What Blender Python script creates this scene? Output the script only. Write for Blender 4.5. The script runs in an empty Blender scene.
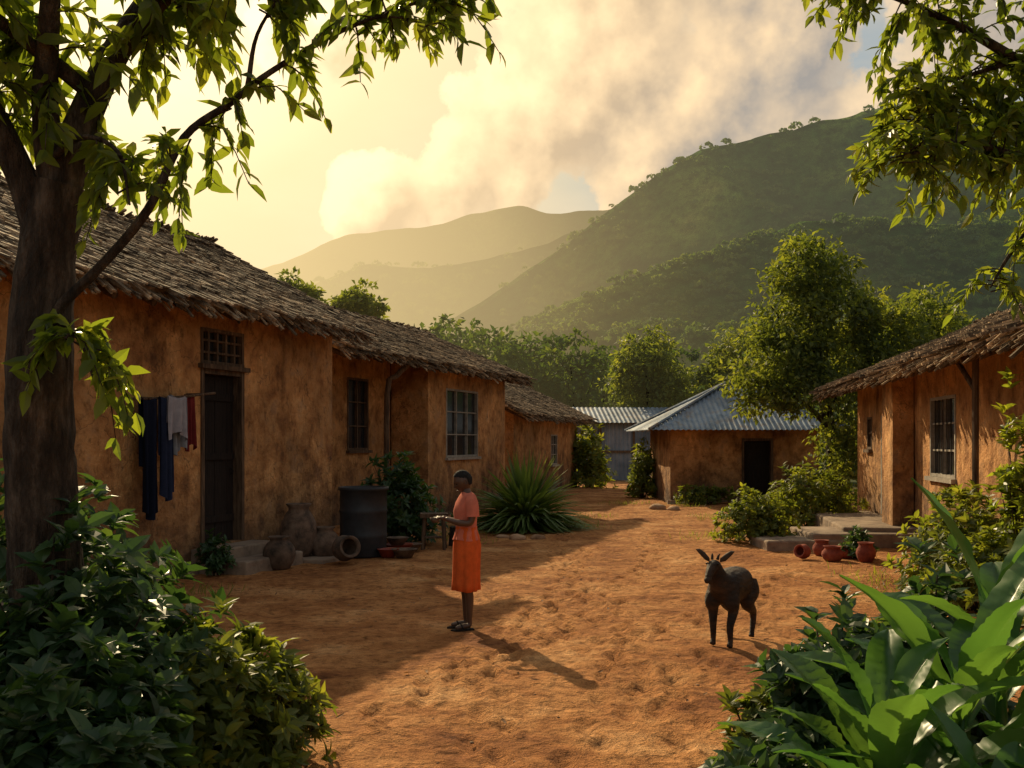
import bpy, bmesh, math, random
import numpy as np
from mathutils import Vector, Matrix
rng=np.random.default_rng(11); random.seed(5)
sc=bpy.context.scene
sc.view_settings.view_transform='Standard'; sc.view_settings.look='None'; sc.view_settings.exposure=0

# ---------------------------------------------------------------- noise
def h2(ix,iy,seed):
    a=np.sin(ix*127.1+iy*311.7+seed*74.7)*43758.5453
    return a-np.floor(a)
def vn(x,y,seed=0):
    x=np.asarray(x,float);y=np.asarray(y,float)
    ix=np.floor(x);iy=np.floor(y);fx=x-ix;fy=y-iy
    fx=fx*fx*(3-2*fx);fy=fy*fy*(3-2*fy)
    return (h2(ix,iy,seed)*(1-fx)*(1-fy)+h2(ix+1,iy,seed)*fx*(1-fy)+h2(ix,iy+1,seed)*(1-fx)*fy+h2(ix+1,iy+1,seed)*fx*fy)
def fbm(x,y,o=4,seed=0):
    s=0;a=.5
    for i in range(o):
        s=s+a*(vn(x,y,seed+i)-.5);x=np.asarray(x)*2.03+3.1;y=np.asarray(y)*2.03+1.7;a*=.5
    return s
def gz(x,y):
    return .13*fbm(np.asarray(x)*.5,np.asarray(y)*.5,4,3)+.06*fbm(np.asarray(x)*2.6,np.asarray(y)*2.6,3,9)

# ---------------------------------------------------------------- mesh builder
class MB:
    def __init__(s): s.v=[];s.f=[];s.m=[];s.n=0
    def add(s,V,F,mi=0):
        V=np.asarray(V,float).reshape(-1,3);F=np.asarray(F,int)
        s.v.append(V);s.f.append(F+s.n);s.m.append(np.full(len(F),mi));s.n+=len(V)
    def obj(s,name,mats,parent=None,smooth=False):
        me=bpy.data.meshes.new(name);V=np.concatenate(s.v)
        me.vertices.add(len(V));me.vertices.foreach_set('co',V.ravel())
        lens=np.concatenate([np.full(len(f),f.shape[1]) for f in s.f])
        loops=np.concatenate([f.ravel() for f in s.f])
        me.loops.add(len(loops));me.loops.foreach_set('vertex_index',loops.astype(np.int32))
        me.polygons.add(len(lens))
        st=np.concatenate([[0],np.cumsum(lens)[:-1]])
        me.polygons.foreach_set('loop_start',st.astype(np.int32))
        if not isinstance(mats,(list,tuple)): mats=[mats]
        for m in mats: me.materials.append(m)
        me.polygons.foreach_set('material_index',np.concatenate(s.m).astype(np.int32))
        me.polygons.foreach_set('use_smooth',np.full(len(lens),bool(smooth)))
        me.update(calc_edges=True); me.validate()
        ob=bpy.data.objects.new(name,me);sc.collection.objects.link(ob)
        if parent is not None:
            ob.parent=parent; ob.matrix_parent_inverse=Matrix.Translation(-parent.location) if parent.get('wp') else Matrix.Identity(4)
        return ob
def empty(name,loc=(0,0,0),world_parts=True,rot=0):
    e=bpy.data.objects.new(name,None);sc.collection.objects.link(e);e.location=loc
    if world_parts: e['wp']=1
    e.rotation_euler=(0,0,rot); e.empty_display_size=.2
    return e
BF=np.array([[0,3,2,1],[4,5,6,7],[0,1,5,4],[1,2,6,5],[2,3,7,6],[3,0,4,7]])
def boxes(mb,C,A,B,D,mi=0):
    C,A,B,D=[np.asarray(a,float).reshape(-1,3) for a in (C,A,B,D)]
    n=len(C);sg=[(-1,-1,-1),(1,-1,-1),(1,1,-1),(-1,1,-1),(-1,-1,1),(1,-1,1),(1,1,1),(-1,1,1)]
    V=np.stack([C+a*A+b*B+d*D for a,b,d in sg],1)
    F=(BF[None]+8*np.arange(n)[:,None,None]).reshape(-1,4)
    mb.add(V,F,mi)
class Fr:
    def __init__(s,o,d):
        s.o=np.array([o[0],o[1],0.]);d=np.array([d[0],d[1],0.]);d/=np.linalg.norm(d)
        s.x=d;s.y=np.array([d[1],-d[0],0.]);s.z=np.array([0,0,1.])
    def p(s,a,b,c):
        a,b,c=np.broadcast_arrays(np.asarray(a,float),b,c)
        return s.o+a[...,None]*s.x+b[...,None]*s.y+c[...,None]*s.z
def fbox(mb,F,a0,a1,b0,b1,c0,c1,mi=0):
    boxes(mb,F.p((a0+a1)/2,(b0+b1)/2,(c0+c1)/2),F.x*(a1-a0)/2,F.y*(b1-b0)/2,F.z*(c1-c0)/2,mi)
def nrm(v): return v/np.maximum(np.linalg.norm(v,axis=-1,keepdims=True),1e-9)
def smooth_path(P,k=5):
    P=np.asarray(P,float)
    Q=np.vstack([2*P[0]-P[1],P,2*P[-1]-P[-2]]);out=[]
    for i in range(1,len(Q)-2):
        for t in np.arange(k)/k:
            a,b,c,d=Q[i-1],Q[i],Q[i+1],Q[i+2]
            out.append(.5*((2*b)+(-a+c)*t+(2*a-5*b+4*c-d)*t*t+(-a+3*b-3*c+d)*t**3))
    out.append(P[-1]);return np.array(out)
def tube(mb,P,R,n=8,mi=0,k=1,rough=0):
    P=np.asarray(P,float);R=np.asarray(R,float)
    if R.ndim==0:R=np.full(len(P),float(R))
    if k>1:
        t=np.linspace(0,len(P)-1,(len(P)-1)*k+1);R=np.interp(t,np.arange(len(P)),R);P=smooth_path(P,k)
    T=nrm(np.gradient(P,axis=0));a=np.array([0,0,1.]) if abs(T[0,2])<.9 else np.array([1.,0,0])
    u=nrm(np.cross(T[0],a));V=[]
    an=np.arange(n)*2*np.pi/n
    for i in range(len(P)):
        u=nrm(u-T[i]*np.dot(u,T[i]));w=np.cross(T[i],u)
        rr=R[i]*(1+rough*(rng.random(n)-.5))
        V.append(P[i]+(np.cos(an)*rr)[:,None]*u+(np.sin(an)*rr)[:,None]*w)
    V=np.concatenate(V);F=[]
    for i in range(len(P)-1):
        for j in range(n):
            F.append([i*n+j,i*n+(j+1)%n,(i+1)*n+(j+1)%n,(i+1)*n+j])
    V=np.vstack([V,P[0],P[-1]]);mb.add(V,F,mi)
    b=len(V)-2;m=(len(P)-1)*n
    mb.add(V[[b]+list(range(n))],[[0,1+(j+1)%n,1+j] for j in range(n)],mi)
    mb.add(V[[b+1]+list(range(m,m+n))],[[0,1+j,1+(j+1)%n] for j in range(n)],mi)
def lathe(mb,c,prof,n=24,mi=0,axis=None):
    prof=np.asarray(prof,float);an=np.arange(n)*2*np.pi/n
    V=np.stack([np.stack([r*np.cos(an),r*np.sin(an),np.full(n,z)],-1) for r,z in prof]).reshape(-1,3)
    if axis is not None:
        M=np.array(Vector((0,0,1)).rotation_difference(Vector(axis)).to_matrix());V=V@M.T
    F=[[i*n+j,i*n+(j+1)%n,(i+1)*n+(j+1)%n,(i+1)*n+j] for i in range(len(prof)-1) for j in range(n)]
    mb.add(V+np.asarray(c,float),F,mi)

# ---------------------------------------------------------------- materials
class NT:
    def __init__(s,m): s.t=m.node_tree;s.t.nodes.clear()
    def n(s,ty,ins=None,**kw):
        nd=s.t.nodes.new(ty)
        for k,v in kw.items(): setattr(nd,k,v)
        for k,v in (ins or {}).items():
            if isinstance(v,bpy.types.NodeSocket): s.t.links.new(v,nd.inputs[k])
            else: nd.inputs[k].default_value=v
        return nd
    def math(s,op,a,b=0,clamp=False):
        return s.n('ShaderNodeMath',{0:a,1:b},operation=op,use_clamp=clamp).outputs[0]
    def vm(s,op,a,b):
        return s.n('ShaderNodeVectorMath',{0:a,1:b},operation=op)
    def ramp(s,fac,stops):
        r=s.n('ShaderNodeValToRGB',{0:fac});e=r.color_ramp.elements
        while len(e)<len(stops): e.new(.5)
        for i,(p,c) in enumerate(stops):
            e[i].position=p;e[i].color=(*c,1) if len(c)==3 else c
        return r.outputs[0]
    def mix(s,f,a,b,bt='MIX'):
        m=s.n('ShaderNodeMix',data_type='RGBA',blend_type=bt)
        for k,v in ((0,f),(6,a),(7,b)):
            if isinstance(v,bpy.types.NodeSocket): s.t.links.new(v,m.inputs[k])
            else: m.inputs[k].default_value=v if k==0 or len(v)==4 else (*v,1)
        return m.outputs[2]
def newmat(name):
    m=bpy.data.materials.new(name);m.use_nodes=True;return m,NT(m)
def painted_haze(m,t,sh,K=1050):
    """valley haze painted onto surfaces as sun-tinted emission, by WORLD distance from the village"""
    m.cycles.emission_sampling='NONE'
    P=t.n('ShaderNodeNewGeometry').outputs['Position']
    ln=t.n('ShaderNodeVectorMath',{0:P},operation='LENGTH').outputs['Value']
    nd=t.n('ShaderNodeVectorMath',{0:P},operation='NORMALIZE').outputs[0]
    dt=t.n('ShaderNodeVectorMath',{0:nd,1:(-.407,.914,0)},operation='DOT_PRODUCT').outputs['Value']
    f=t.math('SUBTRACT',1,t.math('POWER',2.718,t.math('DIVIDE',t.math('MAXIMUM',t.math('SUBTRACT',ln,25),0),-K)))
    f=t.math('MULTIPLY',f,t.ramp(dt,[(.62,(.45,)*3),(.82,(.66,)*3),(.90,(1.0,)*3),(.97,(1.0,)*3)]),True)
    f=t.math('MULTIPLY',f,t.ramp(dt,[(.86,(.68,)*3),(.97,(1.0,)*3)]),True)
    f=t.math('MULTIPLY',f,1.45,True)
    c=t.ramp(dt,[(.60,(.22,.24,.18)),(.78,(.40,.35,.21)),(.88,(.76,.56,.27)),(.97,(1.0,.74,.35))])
    em=t.n('ShaderNodeEmission',{'Color':c,'Strength':1.0})  # surface glow stands in for sunlight scattered by hazy air
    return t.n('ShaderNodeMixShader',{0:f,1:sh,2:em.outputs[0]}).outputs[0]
def pmat(name,cols,scale=3,rough=.9,bump=.4,bscale=25,bdist=.02,big=.35,bigscale=.5,island=0,stretch=(1,1,1),metal=0,spec=.3,grime=None,cracks=0):
    m,t=newmat(name)
    pos=t.n('ShaderNodeNewGeometry')
    v=t.vm('MULTIPLY',pos.outputs['Position'],stretch).outputs[0]
    nz=t.n('ShaderNodeTexNoise',{'Vector':v,'Scale':scale,'Detail':5,'Roughness':.62}).outputs[0]
    k=len(cols)
    col=t.ramp(nz,[(.32+.36*i/max(k-1,1),c) for i,c in enumerate(cols)])
    b=t.n('ShaderNodeTexNoise',{'Vector':pos.outputs['Position'],'Scale':bigscale,'Detail':2}).outputs[0]
    g=t.ramp(b,[(.3,(1-big,)*3),(.7,(1+big*.6,)*3)])
    col=t.mix(1,col,g,'MULTIPLY')
    if island:
        r=t.ramp(pos.outputs['Random Per Island'],[(0,(1-island,)*3),(1,(1+island,)*3)])
        col=t.mix(1,col,r,'MULTIPLY')
    if grime:
        z=t.n('ShaderNodeSeparateXYZ',{0:pos.outputs['Position']}).outputs[2]
        zz=t.math('ADD',z,t.math('MULTIPLY',t.math('SUBTRACT',nz,.5),2.4))
        f=t.math('SUBTRACT',1,t.math('DIVIDE',zz,grime[1]),True)
        f=t.math('MULTIPLY',f,grime[2],True)
        col=t.mix(f,col,grime[0])
        sv_=t.vm('MULTIPLY',pos.outputs['Position'],(1,1,.6)).outputs[0]
        s1=t.n('ShaderNodeTexNoise',{'Vector':sv_,'Scale':1.3,'Detail':6,'Roughness':.70}).outputs[0]
        col=t.mix(1,col,t.ramp(s1,[(.34,(.46,.42,.39)),(.47,(.96,.95,.94)),(.56,(1.02,1.02,1.02)),(.60,(1.28,1.32,1.36))]),'MULTIPLY')
        s2=t.n('ShaderNodeTexNoise',{'Vector':sv_,'Scale':9,'Detail':4,'Roughness':.7}).outputs[0]
        col=t.mix(1,col,t.ramp(s2,[(.33,(.58,.56,.54)),(.45,(1,1,1)),(.7,(1.12,1.12,1.12))]),'MULTIPLY')
    n1=t.n('ShaderNodeTexNoise',{'Vector':v,'Scale':bscale,'Detail':4,'Roughness':.7}).outputs[0]
    n2=t.n('ShaderNodeTexNoise',{'Vector':v,'Scale':bscale*.2,'Detail':2}).outputs[0]
    hh=t.math('ADD',n1,t.math('MULTIPLY',n2,2))
    if cracks:
        wv=t.vm('ADD',pos.outputs['Position'],t.vm('MULTIPLY',t.n('ShaderNodeTexNoise',{'Vector':pos.outputs['Position'],'Scale':4,'Detail':3}).outputs[1],(.5,.5,.5)).outputs[0]).outputs[0]
        vo=t.n('ShaderNodeTexVoronoi',{'Vector':wv,'Scale':1.3},feature='DISTANCE_TO_EDGE').outputs['Distance']
        ck=t.ramp(vo,[(0,(1,1,1)),(.012,(0,0,0))])
        msk=t.ramp(b,[(.46,(0,0,0)),(.56,(1,1,1))])
        cf=t.math('MULTIPLY',ck,msk)
        col=t.mix(t.math('MULTIPLY',cf,cracks),col,(.08,.045,.025))
    bp=t.n('ShaderNodeBump',{'Strength':bump,'Distance':bdist,'Height':hh}).outputs[0]
    p=t.n('ShaderNodeBsdfPrincipled',{'Base Color':col,'Roughness':rough,'Metallic':metal,'Specular IOR Level':spec,'Normal':bp})
    t.n('ShaderNodeOutputMaterial',{0:p.outputs[0]})
    return m
def leafmat(name,cols,trans=.35,rough=.45,tcol=1.6,nscale=1.5,spec=.4,haze=False):
    m,t=newmat(name)
    g=t.n('ShaderNodeNewGeometry')
    nz=t.n('ShaderNodeTexNoise',{'Vector':g.outputs['Position'],'Scale':nscale,'Detail':1}).outputs[0]
    f=t.math('ADD',t.math('MULTIPLY',g.outputs['Random Per Island'],.55),t.math('MULTIPLY',t.math('SUBTRACT',nz,.28),1.0))
    col=t.ramp(f,[(i/(len(cols)-1),c) for i,c in enumerate(cols)])
    tc=t.mix(1,col,(tcol*1.3,tcol*1.1,tcol*.4,1),'MULTIPLY')
    p=t.n('ShaderNodeBsdfPrincipled',{'Base Color':col,'Roughness':rough,'Specular IOR Level':spec})
    tr=t.n('ShaderNodeBsdfTranslucent',{'Color':tc})
    mx=t.n('ShaderNodeMixShader',{0:trans,1:p.outputs[0],2:tr.outputs[0]}).outputs[0]
    if haze: mx=painted_haze(m,t,mx)
    t.n('ShaderNodeOutputMaterial',{0:mx})
    return m
MUD=pmat('mud_plaster',[(.27,.12,.046),(.44,.21,.075),(.55,.285,.11),(.44,.245,.118)],scale=2.6,bump=.9,bscale=20,bdist=.045,big=.34,bigscale=.8,grime=((.10,.064,.042,1),1.4,.9),cracks=.7)
STONE=pmat('stone',[(.16,.12,.09),(.3,.22,.16),(.36,.28,.2)],scale=4,bump=.6,bscale=18)
THATCH=pmat('thatch',[(.07,.05,.034),(.25,.18,.115),(.50,.37,.23)],scale=7,bump=.5,bscale=60,island=.7,big=.35,bigscale=.9)
WOOD=pmat('old_wood',[(.05,.03,.02),(.12,.075,.045),(.2,.13,.08)],scale=4,stretch=(6,6,.8),bump=.5,bscale=20)
DARKWOOD=pmat('dark_wood',[(.012,.009,.008),(.03,.02,.016)],scale=4,stretch=(8,8,.8),bump=.4,bscale=20)
FRAME=pmat('painted_frame',[(.22,.19,.16),(.4,.36,.3)],scale=8,bump=.3,bscale=30,rough=.7)
BARK=pmat('bark',[(.016,.012,.009),(.06,.042,.03),(.15,.11,.08)],scale=7,stretch=(2.2,2.2,.6),bump=1,bscale=11,bdist=.09,big=.35,bigscale=2)
METAL=pmat('corrugated_metal',[(.12,.155,.20),(.23,.285,.35),(.21,.17,.14)],scale=2.5,rough=.55,metal=.3,bump=.15,bscale=30,big=.4,bigscale=1)
METALWALL=pmat('metal_sheet_wall',[(.16,.2,.25),(.26,.3,.35)],scale=2,rough=.6,bump=.2,big=.3)
POT=pmat('clay_pot',[(.05,.038,.03),(.15,.10,.07),(.23,.155,.11)],scale=6,bump=.5,bscale=24)
REDPOT=pmat('red_clay',[(.14,.03,.02),(.26,.06,.035),(.32,.10,.06)],scale=6,bump=.4,bscale=24)
DARKPLASTIC=pmat('water_barrel_plastic',[(.02,.022,.026),(.045,.048,.055)],scale=3,rough=.5,bump=.15,bscale=12,big=.3)
RED=pmat('red_enamel',[(.2,.03,.02),(.32,.06,.03)],scale=8,rough=.5,bump=.1)
def glassmat():
    m,t=newmat('window_glass')
    p=t.n('ShaderNodeBsdfPrincipled',{'Base Color':(.02,.022,.025,1),'Roughness':.15,'Specular IOR Level':.6})
    t.n('ShaderNodeOutputMaterial',{0:p.outputs[0]});return m
GLASS=glassmat()
def cloth(name,c,var=.25):
    c2=tuple(x*(1-var) for x in c)
    return pmat(name,[c2,c],scale=12,rough=.9,bump=.25,bscale=60,bdist=.005,big=.1,spec=.1)
LEAF_A=leafmat('leaf_mango',[(.04,.07,.015),(.085,.125,.022),(.17,.20,.032)],trans=.58,rough=.35,tcol=2.8)
LEAF_B=leafmat('leaf_bush',[(.016,.045,.02),(.032,.075,.028),(.075,.13,.038)],trans=.34,rough=.42,tcol=2.4)
LEAF_C=leafmat('leaf_bush_warm',[(.05,.075,.018),(.10,.14,.028),(.20,.22,.04)],trans=.48,rough=.5,tcol=2.4)
LEAF_BIG=leafmat('leaf_broad',[(.03,.095,.03),(.055,.14,.04),(.085,.18,.05)],trans=.42,rough=.32,tcol=2.0,spec=.5)
LEAF_TREE=leafmat('leaf_tree',[(.035,.06,.02),(.085,.12,.028),(.17,.20,.042)],trans=.48,rough=.6,tcol=2.5,nscale=.8,haze=True)
LEAF_FAR=leafmat('leaf_far',[(.02,.05,.018),(.05,.095,.026),(.12,.16,.04)],trans=.35,rough=.8,tcol=2.2,nscale=.15,haze=True)
LEAF_AG=leafmat('leaf_agave',[(.05,.10,.035),(.11,.18,.05),(.19,.26,.075)],trans=.35,rough=.45,nscale=2)
DRYLEAF=leafmat('dry_leaf',[(.08,.04,.02),(.2,.1,.04),(.32,.18,.07)],trans=.1,rough=.8)

def groundmat():
    m,t=newmat('dirt_ground')
    g=t.n('ShaderNodeNewGeometry');P=g.outputs['Position']
    n1=t.n('ShaderNodeTexNoise',{'Vector':P,'Scale':.9,'Detail':6,'Roughness':.68}).outputs[0]
    n2=t.n('ShaderNodeTexNoise',{'Vector':P,'Scale':9,'Detail':5,'Roughness':.72}).outputs[0]
    n3=t.n('ShaderNodeTexNoise',{'Vector':P,'Scale':80,'Detail':2,'Roughness':.7}).outputs[0]
    c=t.ramp(n1,[(.32,(.24,.088,.032)),(.45,(.45,.19,.064)),(.56,(.60,.285,.105)),(.68,(.74,.41,.18))])
    c=t.mix(1,c,t.ramp(n2,[(.32,(.42,.38,.36)),(.48,(.93,.91,.90)),(.66,(1.15,1.14,1.12))]),'MULTIPLY')
    c=t.mix(1,c,t.ramp(n3,[(.3,(.72,.72,.72)),(.65,(1.14,1.14,1.14))]),'MULTIPLY')
    s=t.n('ShaderNodeSeparateXYZ',{0:P})
    d=t.math('MAXIMUM',t.math('SUBTRACT',t.math('ABSOLUTE',t.math('SUBTRACT',s.outputs[0],1.5)),9),t.math('SUBTRACT',s.outputs[1],46))
    f=t.math('ADD',t.math('MULTIPLY',d,.25),t.math('MULTIPLY',t.math('SUBTRACT',n1,.5),4),True)
    f=t.math('MULTIPLY',f,t.math('MULTIPLY',t.math('ADD',d,2),.5,True))
    c=t.mix(f,c,t.ramp(n2,[(.3,(.03,.045,.015)),(.7,(.09,.11,.035))]))
    wp=t.vm('ADD',P,t.vm('MULTIPLY',t.n('ShaderNodeTexNoise',{'Vector':P,'Scale':5,'Detail':1}).outputs[1],(.25,.25,0)).outputs[0]).outputs[0]
    vo=t.n('ShaderNodeTexVoronoi',{'Vector':t.vm('MULTIPLY',wp,(1,.7,1)).outputs[0],'Scale':4.2},voronoi_dimensions='2D').outputs['Distance']
    dent=t.ramp(vo,[(.10,(0,0,0)),(.34,(1,1,1))])
    hh=t.math('ADD',t.math('ADD',t.math('MULTIPLY',n2,1.8),t.math('MULTIPLY',n3,.3)),t.math('MULTIPLY',dent,.55))
    bp=t.n('ShaderNodeBump',{'Strength':.95,'Distance':.07,'Height':hh}).outputs[0]
    p=t.n('ShaderNodeBsdfPrincipled',{'Base Color':c,'Roughness':.95,'Specular IOR Level':.15,'Normal':bp})
    t.n('ShaderNodeOutputMaterial',{0:p.outputs[0]});return m
def hillmat():
    m,t=newmat('hill_forest')
    g=t.n('ShaderNodeNewGeometry');P=g.outputs['Position']
    n1=t.n('ShaderNodeTexNoise',{'Vector':P,'Scale':.014,'Detail':5,'Roughness':.62}).outputs[0]
    n2=t.n('ShaderNodeTexNoise',{'Vector':P,'Scale':.22,'Detail':5,'Roughness':.75}).outputs[0]
    c=t.ramp(n1,[(.36,(.018,.05,.014)),(.48,(.045,.10,.024)),(.6,(.15,.21,.045)),(.7,(.26,.26,.07))])
    c=t.mix(1,c,t.ramp(n2,[(.35,(.35,.35,.35)),(.62,(1.7,1.7,1.5))]),'MULTIPLY')
    bp=t.n('ShaderNodeBump',{'Strength':1,'Distance':6.0,'Height':n2}).outputs[0]
    p=t.n('ShaderNodeBsdfPrincipled',{'Base Color':c,'Roughness':1,'Specular IOR Level':0,'Normal':bp})
    t.n('ShaderNodeOutputMaterial',{0:painted_haze(m,t,p.outputs[0])});return m
HILL=hillmat()

# ---------------------------------------------------------------- ground
def axis(a0,a1,st,far,gr=1.12):
    x=list(np.arange(a0,a1+1e-6,st));s=st
    r=[];p=x[-1]
    while p<far: s*=gr;p+=s;r.append(p)
    l=[];s=st;p=x[0]
    while p>-far: s*=gr;p-=s;l.append(p)
    return np.array(l[::-1]+x+r)
xs=axis(-4,5.5,.04,2600);ys0=[3.0];
while ys0[-1]<45: ys0.append(ys0[-1]+.02+.0045*(ys0[-1]))
s=.4;p=ys0[-1];ys=list(ys0)
while p<2600: s*=1.12;p+=s;ys.append(p)
s=.1;p=3.0;l=[]
while p>-600: s*=1.2;p-=s;l.append(p)
ys=np.array(l[::-1]+ys)
X,Y=np.meshgrid(xs,ys)
fade=np.clip(1-(np.hypot(X,Y-20)-60)/60,0,1)
Z=gz(X,Y)*fade
rf=np.random.default_rng(77)
trails=[((-1.6,5.5),(2.0,18)),((.2,5),(1.8,24)),((1.2,6),(-1.4,15)),((-.2,10),(3.2,20)),((.9,7.2),(2.9,13)),((-.7,7.5),(.9,12.5)),((-.1,6),(-.9,9.3)),((1.0,9.3),(3.9,15))]
for a,b in trails:
    a=np.array(a);b=np.array(b);L_=np.linalg.norm(b-a);dr=(b-a)/L_;nn=np.array([dr[1],-dr[0]])
    for i in range(int(L_/.33)):
        c=a+dr*i*.33+nn*(.11*(-1)**i+.05*rf.normal())+nn*.5*math.sin(i*.12)
        if np.hypot(c[0]+.46,c[1]-10.1)<.35 or np.hypot(c[0]-2,c[1]-9.2)<.6: continue
        ix=slice(np.searchsorted(xs,c[0]-.4),np.searchsorted(xs,c[0]+.4));iy=slice(np.searchsorted(ys,c[1]-.4),np.searchsorted(ys,c[1]+.4))
        dx=X[iy,ix]-c[0];dy=Y[iy,ix]-c[1];u=dx*dr[0]+dy*dr[1];v=dx*nn[0]+dy*nn[1];q=(u/.15)**2+(v/.065)**2
        Z[iy,ix]+=-.036*np.exp(-q**1.5)+.015*np.exp(-(q-2.2)**2)
nx,ny=len(xs),len(ys);I=np.arange(nx*ny).reshape(ny,nx)
mb=MB();mb.add(np.stack([X,Y,Z],-1),np.stack([I[:-1,:-1],I[:-1,1:],I[1:,1:],I[1:,:-1]],-1).reshape(-1,4))
mb.obj('ground',groundmat(),smooth=True)

# ---------------------------------------------------------------- leaves
def leaves(mb,P,D,U,L,W,mi=0,droop=.25,lite=False,fold=.35):
    N=len(P);D=nrm(D);S=nrm(np.cross(D,U));K=np.cross(S,D)
    L=np.broadcast_to(L,(N,)).astype(float)[:,None];W=np.broadcast_to(W,(N,)).astype(float)[:,None]
    if lite:
        V=np.stack([P,P+D*L*.45+S*W,P+D*L-K*L*droop,P+D*L*.45-S*W],1)
        mb.add(V,np.arange(4*N).reshape(N,4),mi);return
    V=[]
    for t,w in ((0,.1),(.28,.9),(.62,.85),(1,.02)):
        c=P+D*L*t-K*droop*L*t*t
        V+= [c-S*W*w+K*W*w*fold,c,c+S*W*w+K*W*w*fold]
    V=np.stack(V,1);f=[]
    for i in range(3):
        for j in range(2):
            a=i*3+j;f.append([a,a+1,a+4,a+3])
    f=np.array(f);mb.add(V,(f[None]+12*np.arange(N)[:,None,None]).reshape(-1,4),mi)
def basis(A):
    A=nrm(A);r=np.where(np.abs(A[:,2:3])<.9,np.array([[0,0,1.]]),np.array([[1.,0,0]]))
    e1=nrm(np.cross(A,r));return A,e1,np.cross(A,e1)
def rosettes(mb,T,A,k,L,W,mi=0,op=1.1,lite=False,droop=.25):
    A,e1,e2=basis(A);N=len(T)
    ph=(np.arange(k)*2*np.pi/k)[None]+rng.random((N,1))*6+rng.random((N,k))*.5
    o=op*(.55+.6*rng.random((N,k)))
    side=np.cos(ph)[...,None]*e1[:,None]+np.sin(ph)[...,None]*e2[:,None]
    D=A[:,None]*np.cos(o)[...,None]+side*np.sin(o)[...,None]
    P=T[:,None]-A[:,None]*(rng.random((N,k))*L*.8)[...,None]
    U=A[:,None]+0*D
    s=.7+.6*rng.random(N*k)
    leaves(mb,P.reshape(-1,3),D.reshape(-1,3),U.reshape(-1,3)+.15*rng.normal(size=(N*k,3)),L*s,W*s,mi,droop,lite)
def bush(mb,c,r,h,n,k,L,W,mi=0,stems=True,smi=1,lite=False,seed=0):
    a=rng.random(n)*2*np.pi;cz=rng.random(n)**.8
    sz=np.sqrt(1-cz**2);d=np.stack([np.cos(a)*sz,np.sin(a)*sz,cz],-1)
    lump=1+.9*fbm(a*1.3+seed,cz*3+seed,3,seed)
    rad=(.45+.6*rng.random(n)**.6)*lump
    T=np.stack([d[:,0]*r[0]*rad,d[:,1]*r[1]*rad,.06+d[:,2]*h*rad],-1)+np.array([c[0],c[1],float(gz(c[0],c[1]))])
    A=nrm(d*np.array([1,1,.8])+np.array([0,0,.55])+.3*rng.normal(size=(n,3)))
    rosettes(mb,T,A,k,L,W,mi,lite=lite)
    if stems:
        for i in range(0,n,max(1,n//28)):
            b=np.array([c[0]+.1*rng.normal()*r[0],c[1]+.1*rng.normal()*r[1],-.03])
            m=(b+T[i])/2+np.array([0,0,.08*h]);tube(mb,[b,m,T[i]],[.012,.008,.004],5,smi)
def crown(mb,ells,n,L,W,mi=0,clump=.45,per=60):
    vol=np.array([e[1][0]*e[1][1]*e[1][2] for e in ells])**.75;vol/=vol.sum()
    for (c,r),w in zip(ells,vol):
        nc=max(3,int(n*w/per));d=nrm(rng.normal(size=(nc,3)));q=rng.random(nc)**.33*(.72+.35*rng.random(nc))
        C=np.array(c)+d*np.array(r)*q[:,None]
        dd=nrm(rng.normal(size=(nc,per,3)));rr=rng.random((nc,per,1))**.4
        s=(clump*(.5+.9*rng.random((nc,1,1))))
        P=(C[:,None]+dd*rr*s*np.array([1.2,1.2,.7])).reshape(-1,3)
        D=nrm(dd.reshape(-1,3)+.7*rng.normal(size=(nc*per,3))+np.array([0,0,-.15]))
        U=nrm(np.array([0,0,1.])+.6*rng.normal(size=(nc*per,3)))
        s2=.6+.8*rng.random(nc*per)
        leaves(mb,P,D,U,L*s2,W*s2,mi,lite=True)
def tree(mb,base,H,R,n,L,W,trunk=.15,clump=.6,lm=0,bm=1,tall=.55,seed=0):
    x,y=base;z0=-.1
    r2=np.random.default_rng(seed+100)
    lean=r2.normal(size=2)*.04*H
    top=np.array([x+lean[0],y+lean[1],H*.8])
    tube(mb,[(x,y,z0),(x+lean[0]*.3,y,H*.3),top],[trunk,trunk*.65,trunk*.12],7,bm,k=3)
    ells=[((x+lean[0],y+lean[1],H*.84),(R*.6,R*.6,H*.14)),((x+lean[0]*.6,y,H*(1-tall*.55)),(R*.75,R*.75,H*tall*.32))]
    for i in range(6):
        a=i*1.05+r2.random()*.8;q=R*(.4+.35*r2.random());zz=H*(1-tall)+H*tall*(.12+.6*r2.random())
        c=np.array([x+lean[0]+q*math.cos(a),y+lean[1]+q*math.sin(a),zz])
        rr=R*(.40+.28*r2.random());ells.append((tuple(c),(rr,rr,rr*.75)))
        s=np.array([x+lean[0]*.4,y,H*(.25+.15*r2.random())])
        c2=s+(c-s)*.8
        tube(mb,[s,(s+c2)/2+np.array([0,0,-.02*H]),c2],[trunk*.35,trunk*.22,trunk*.06],5,bm,k=2)
    crown(mb,ells,n,L,W,lm,clump)

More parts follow.
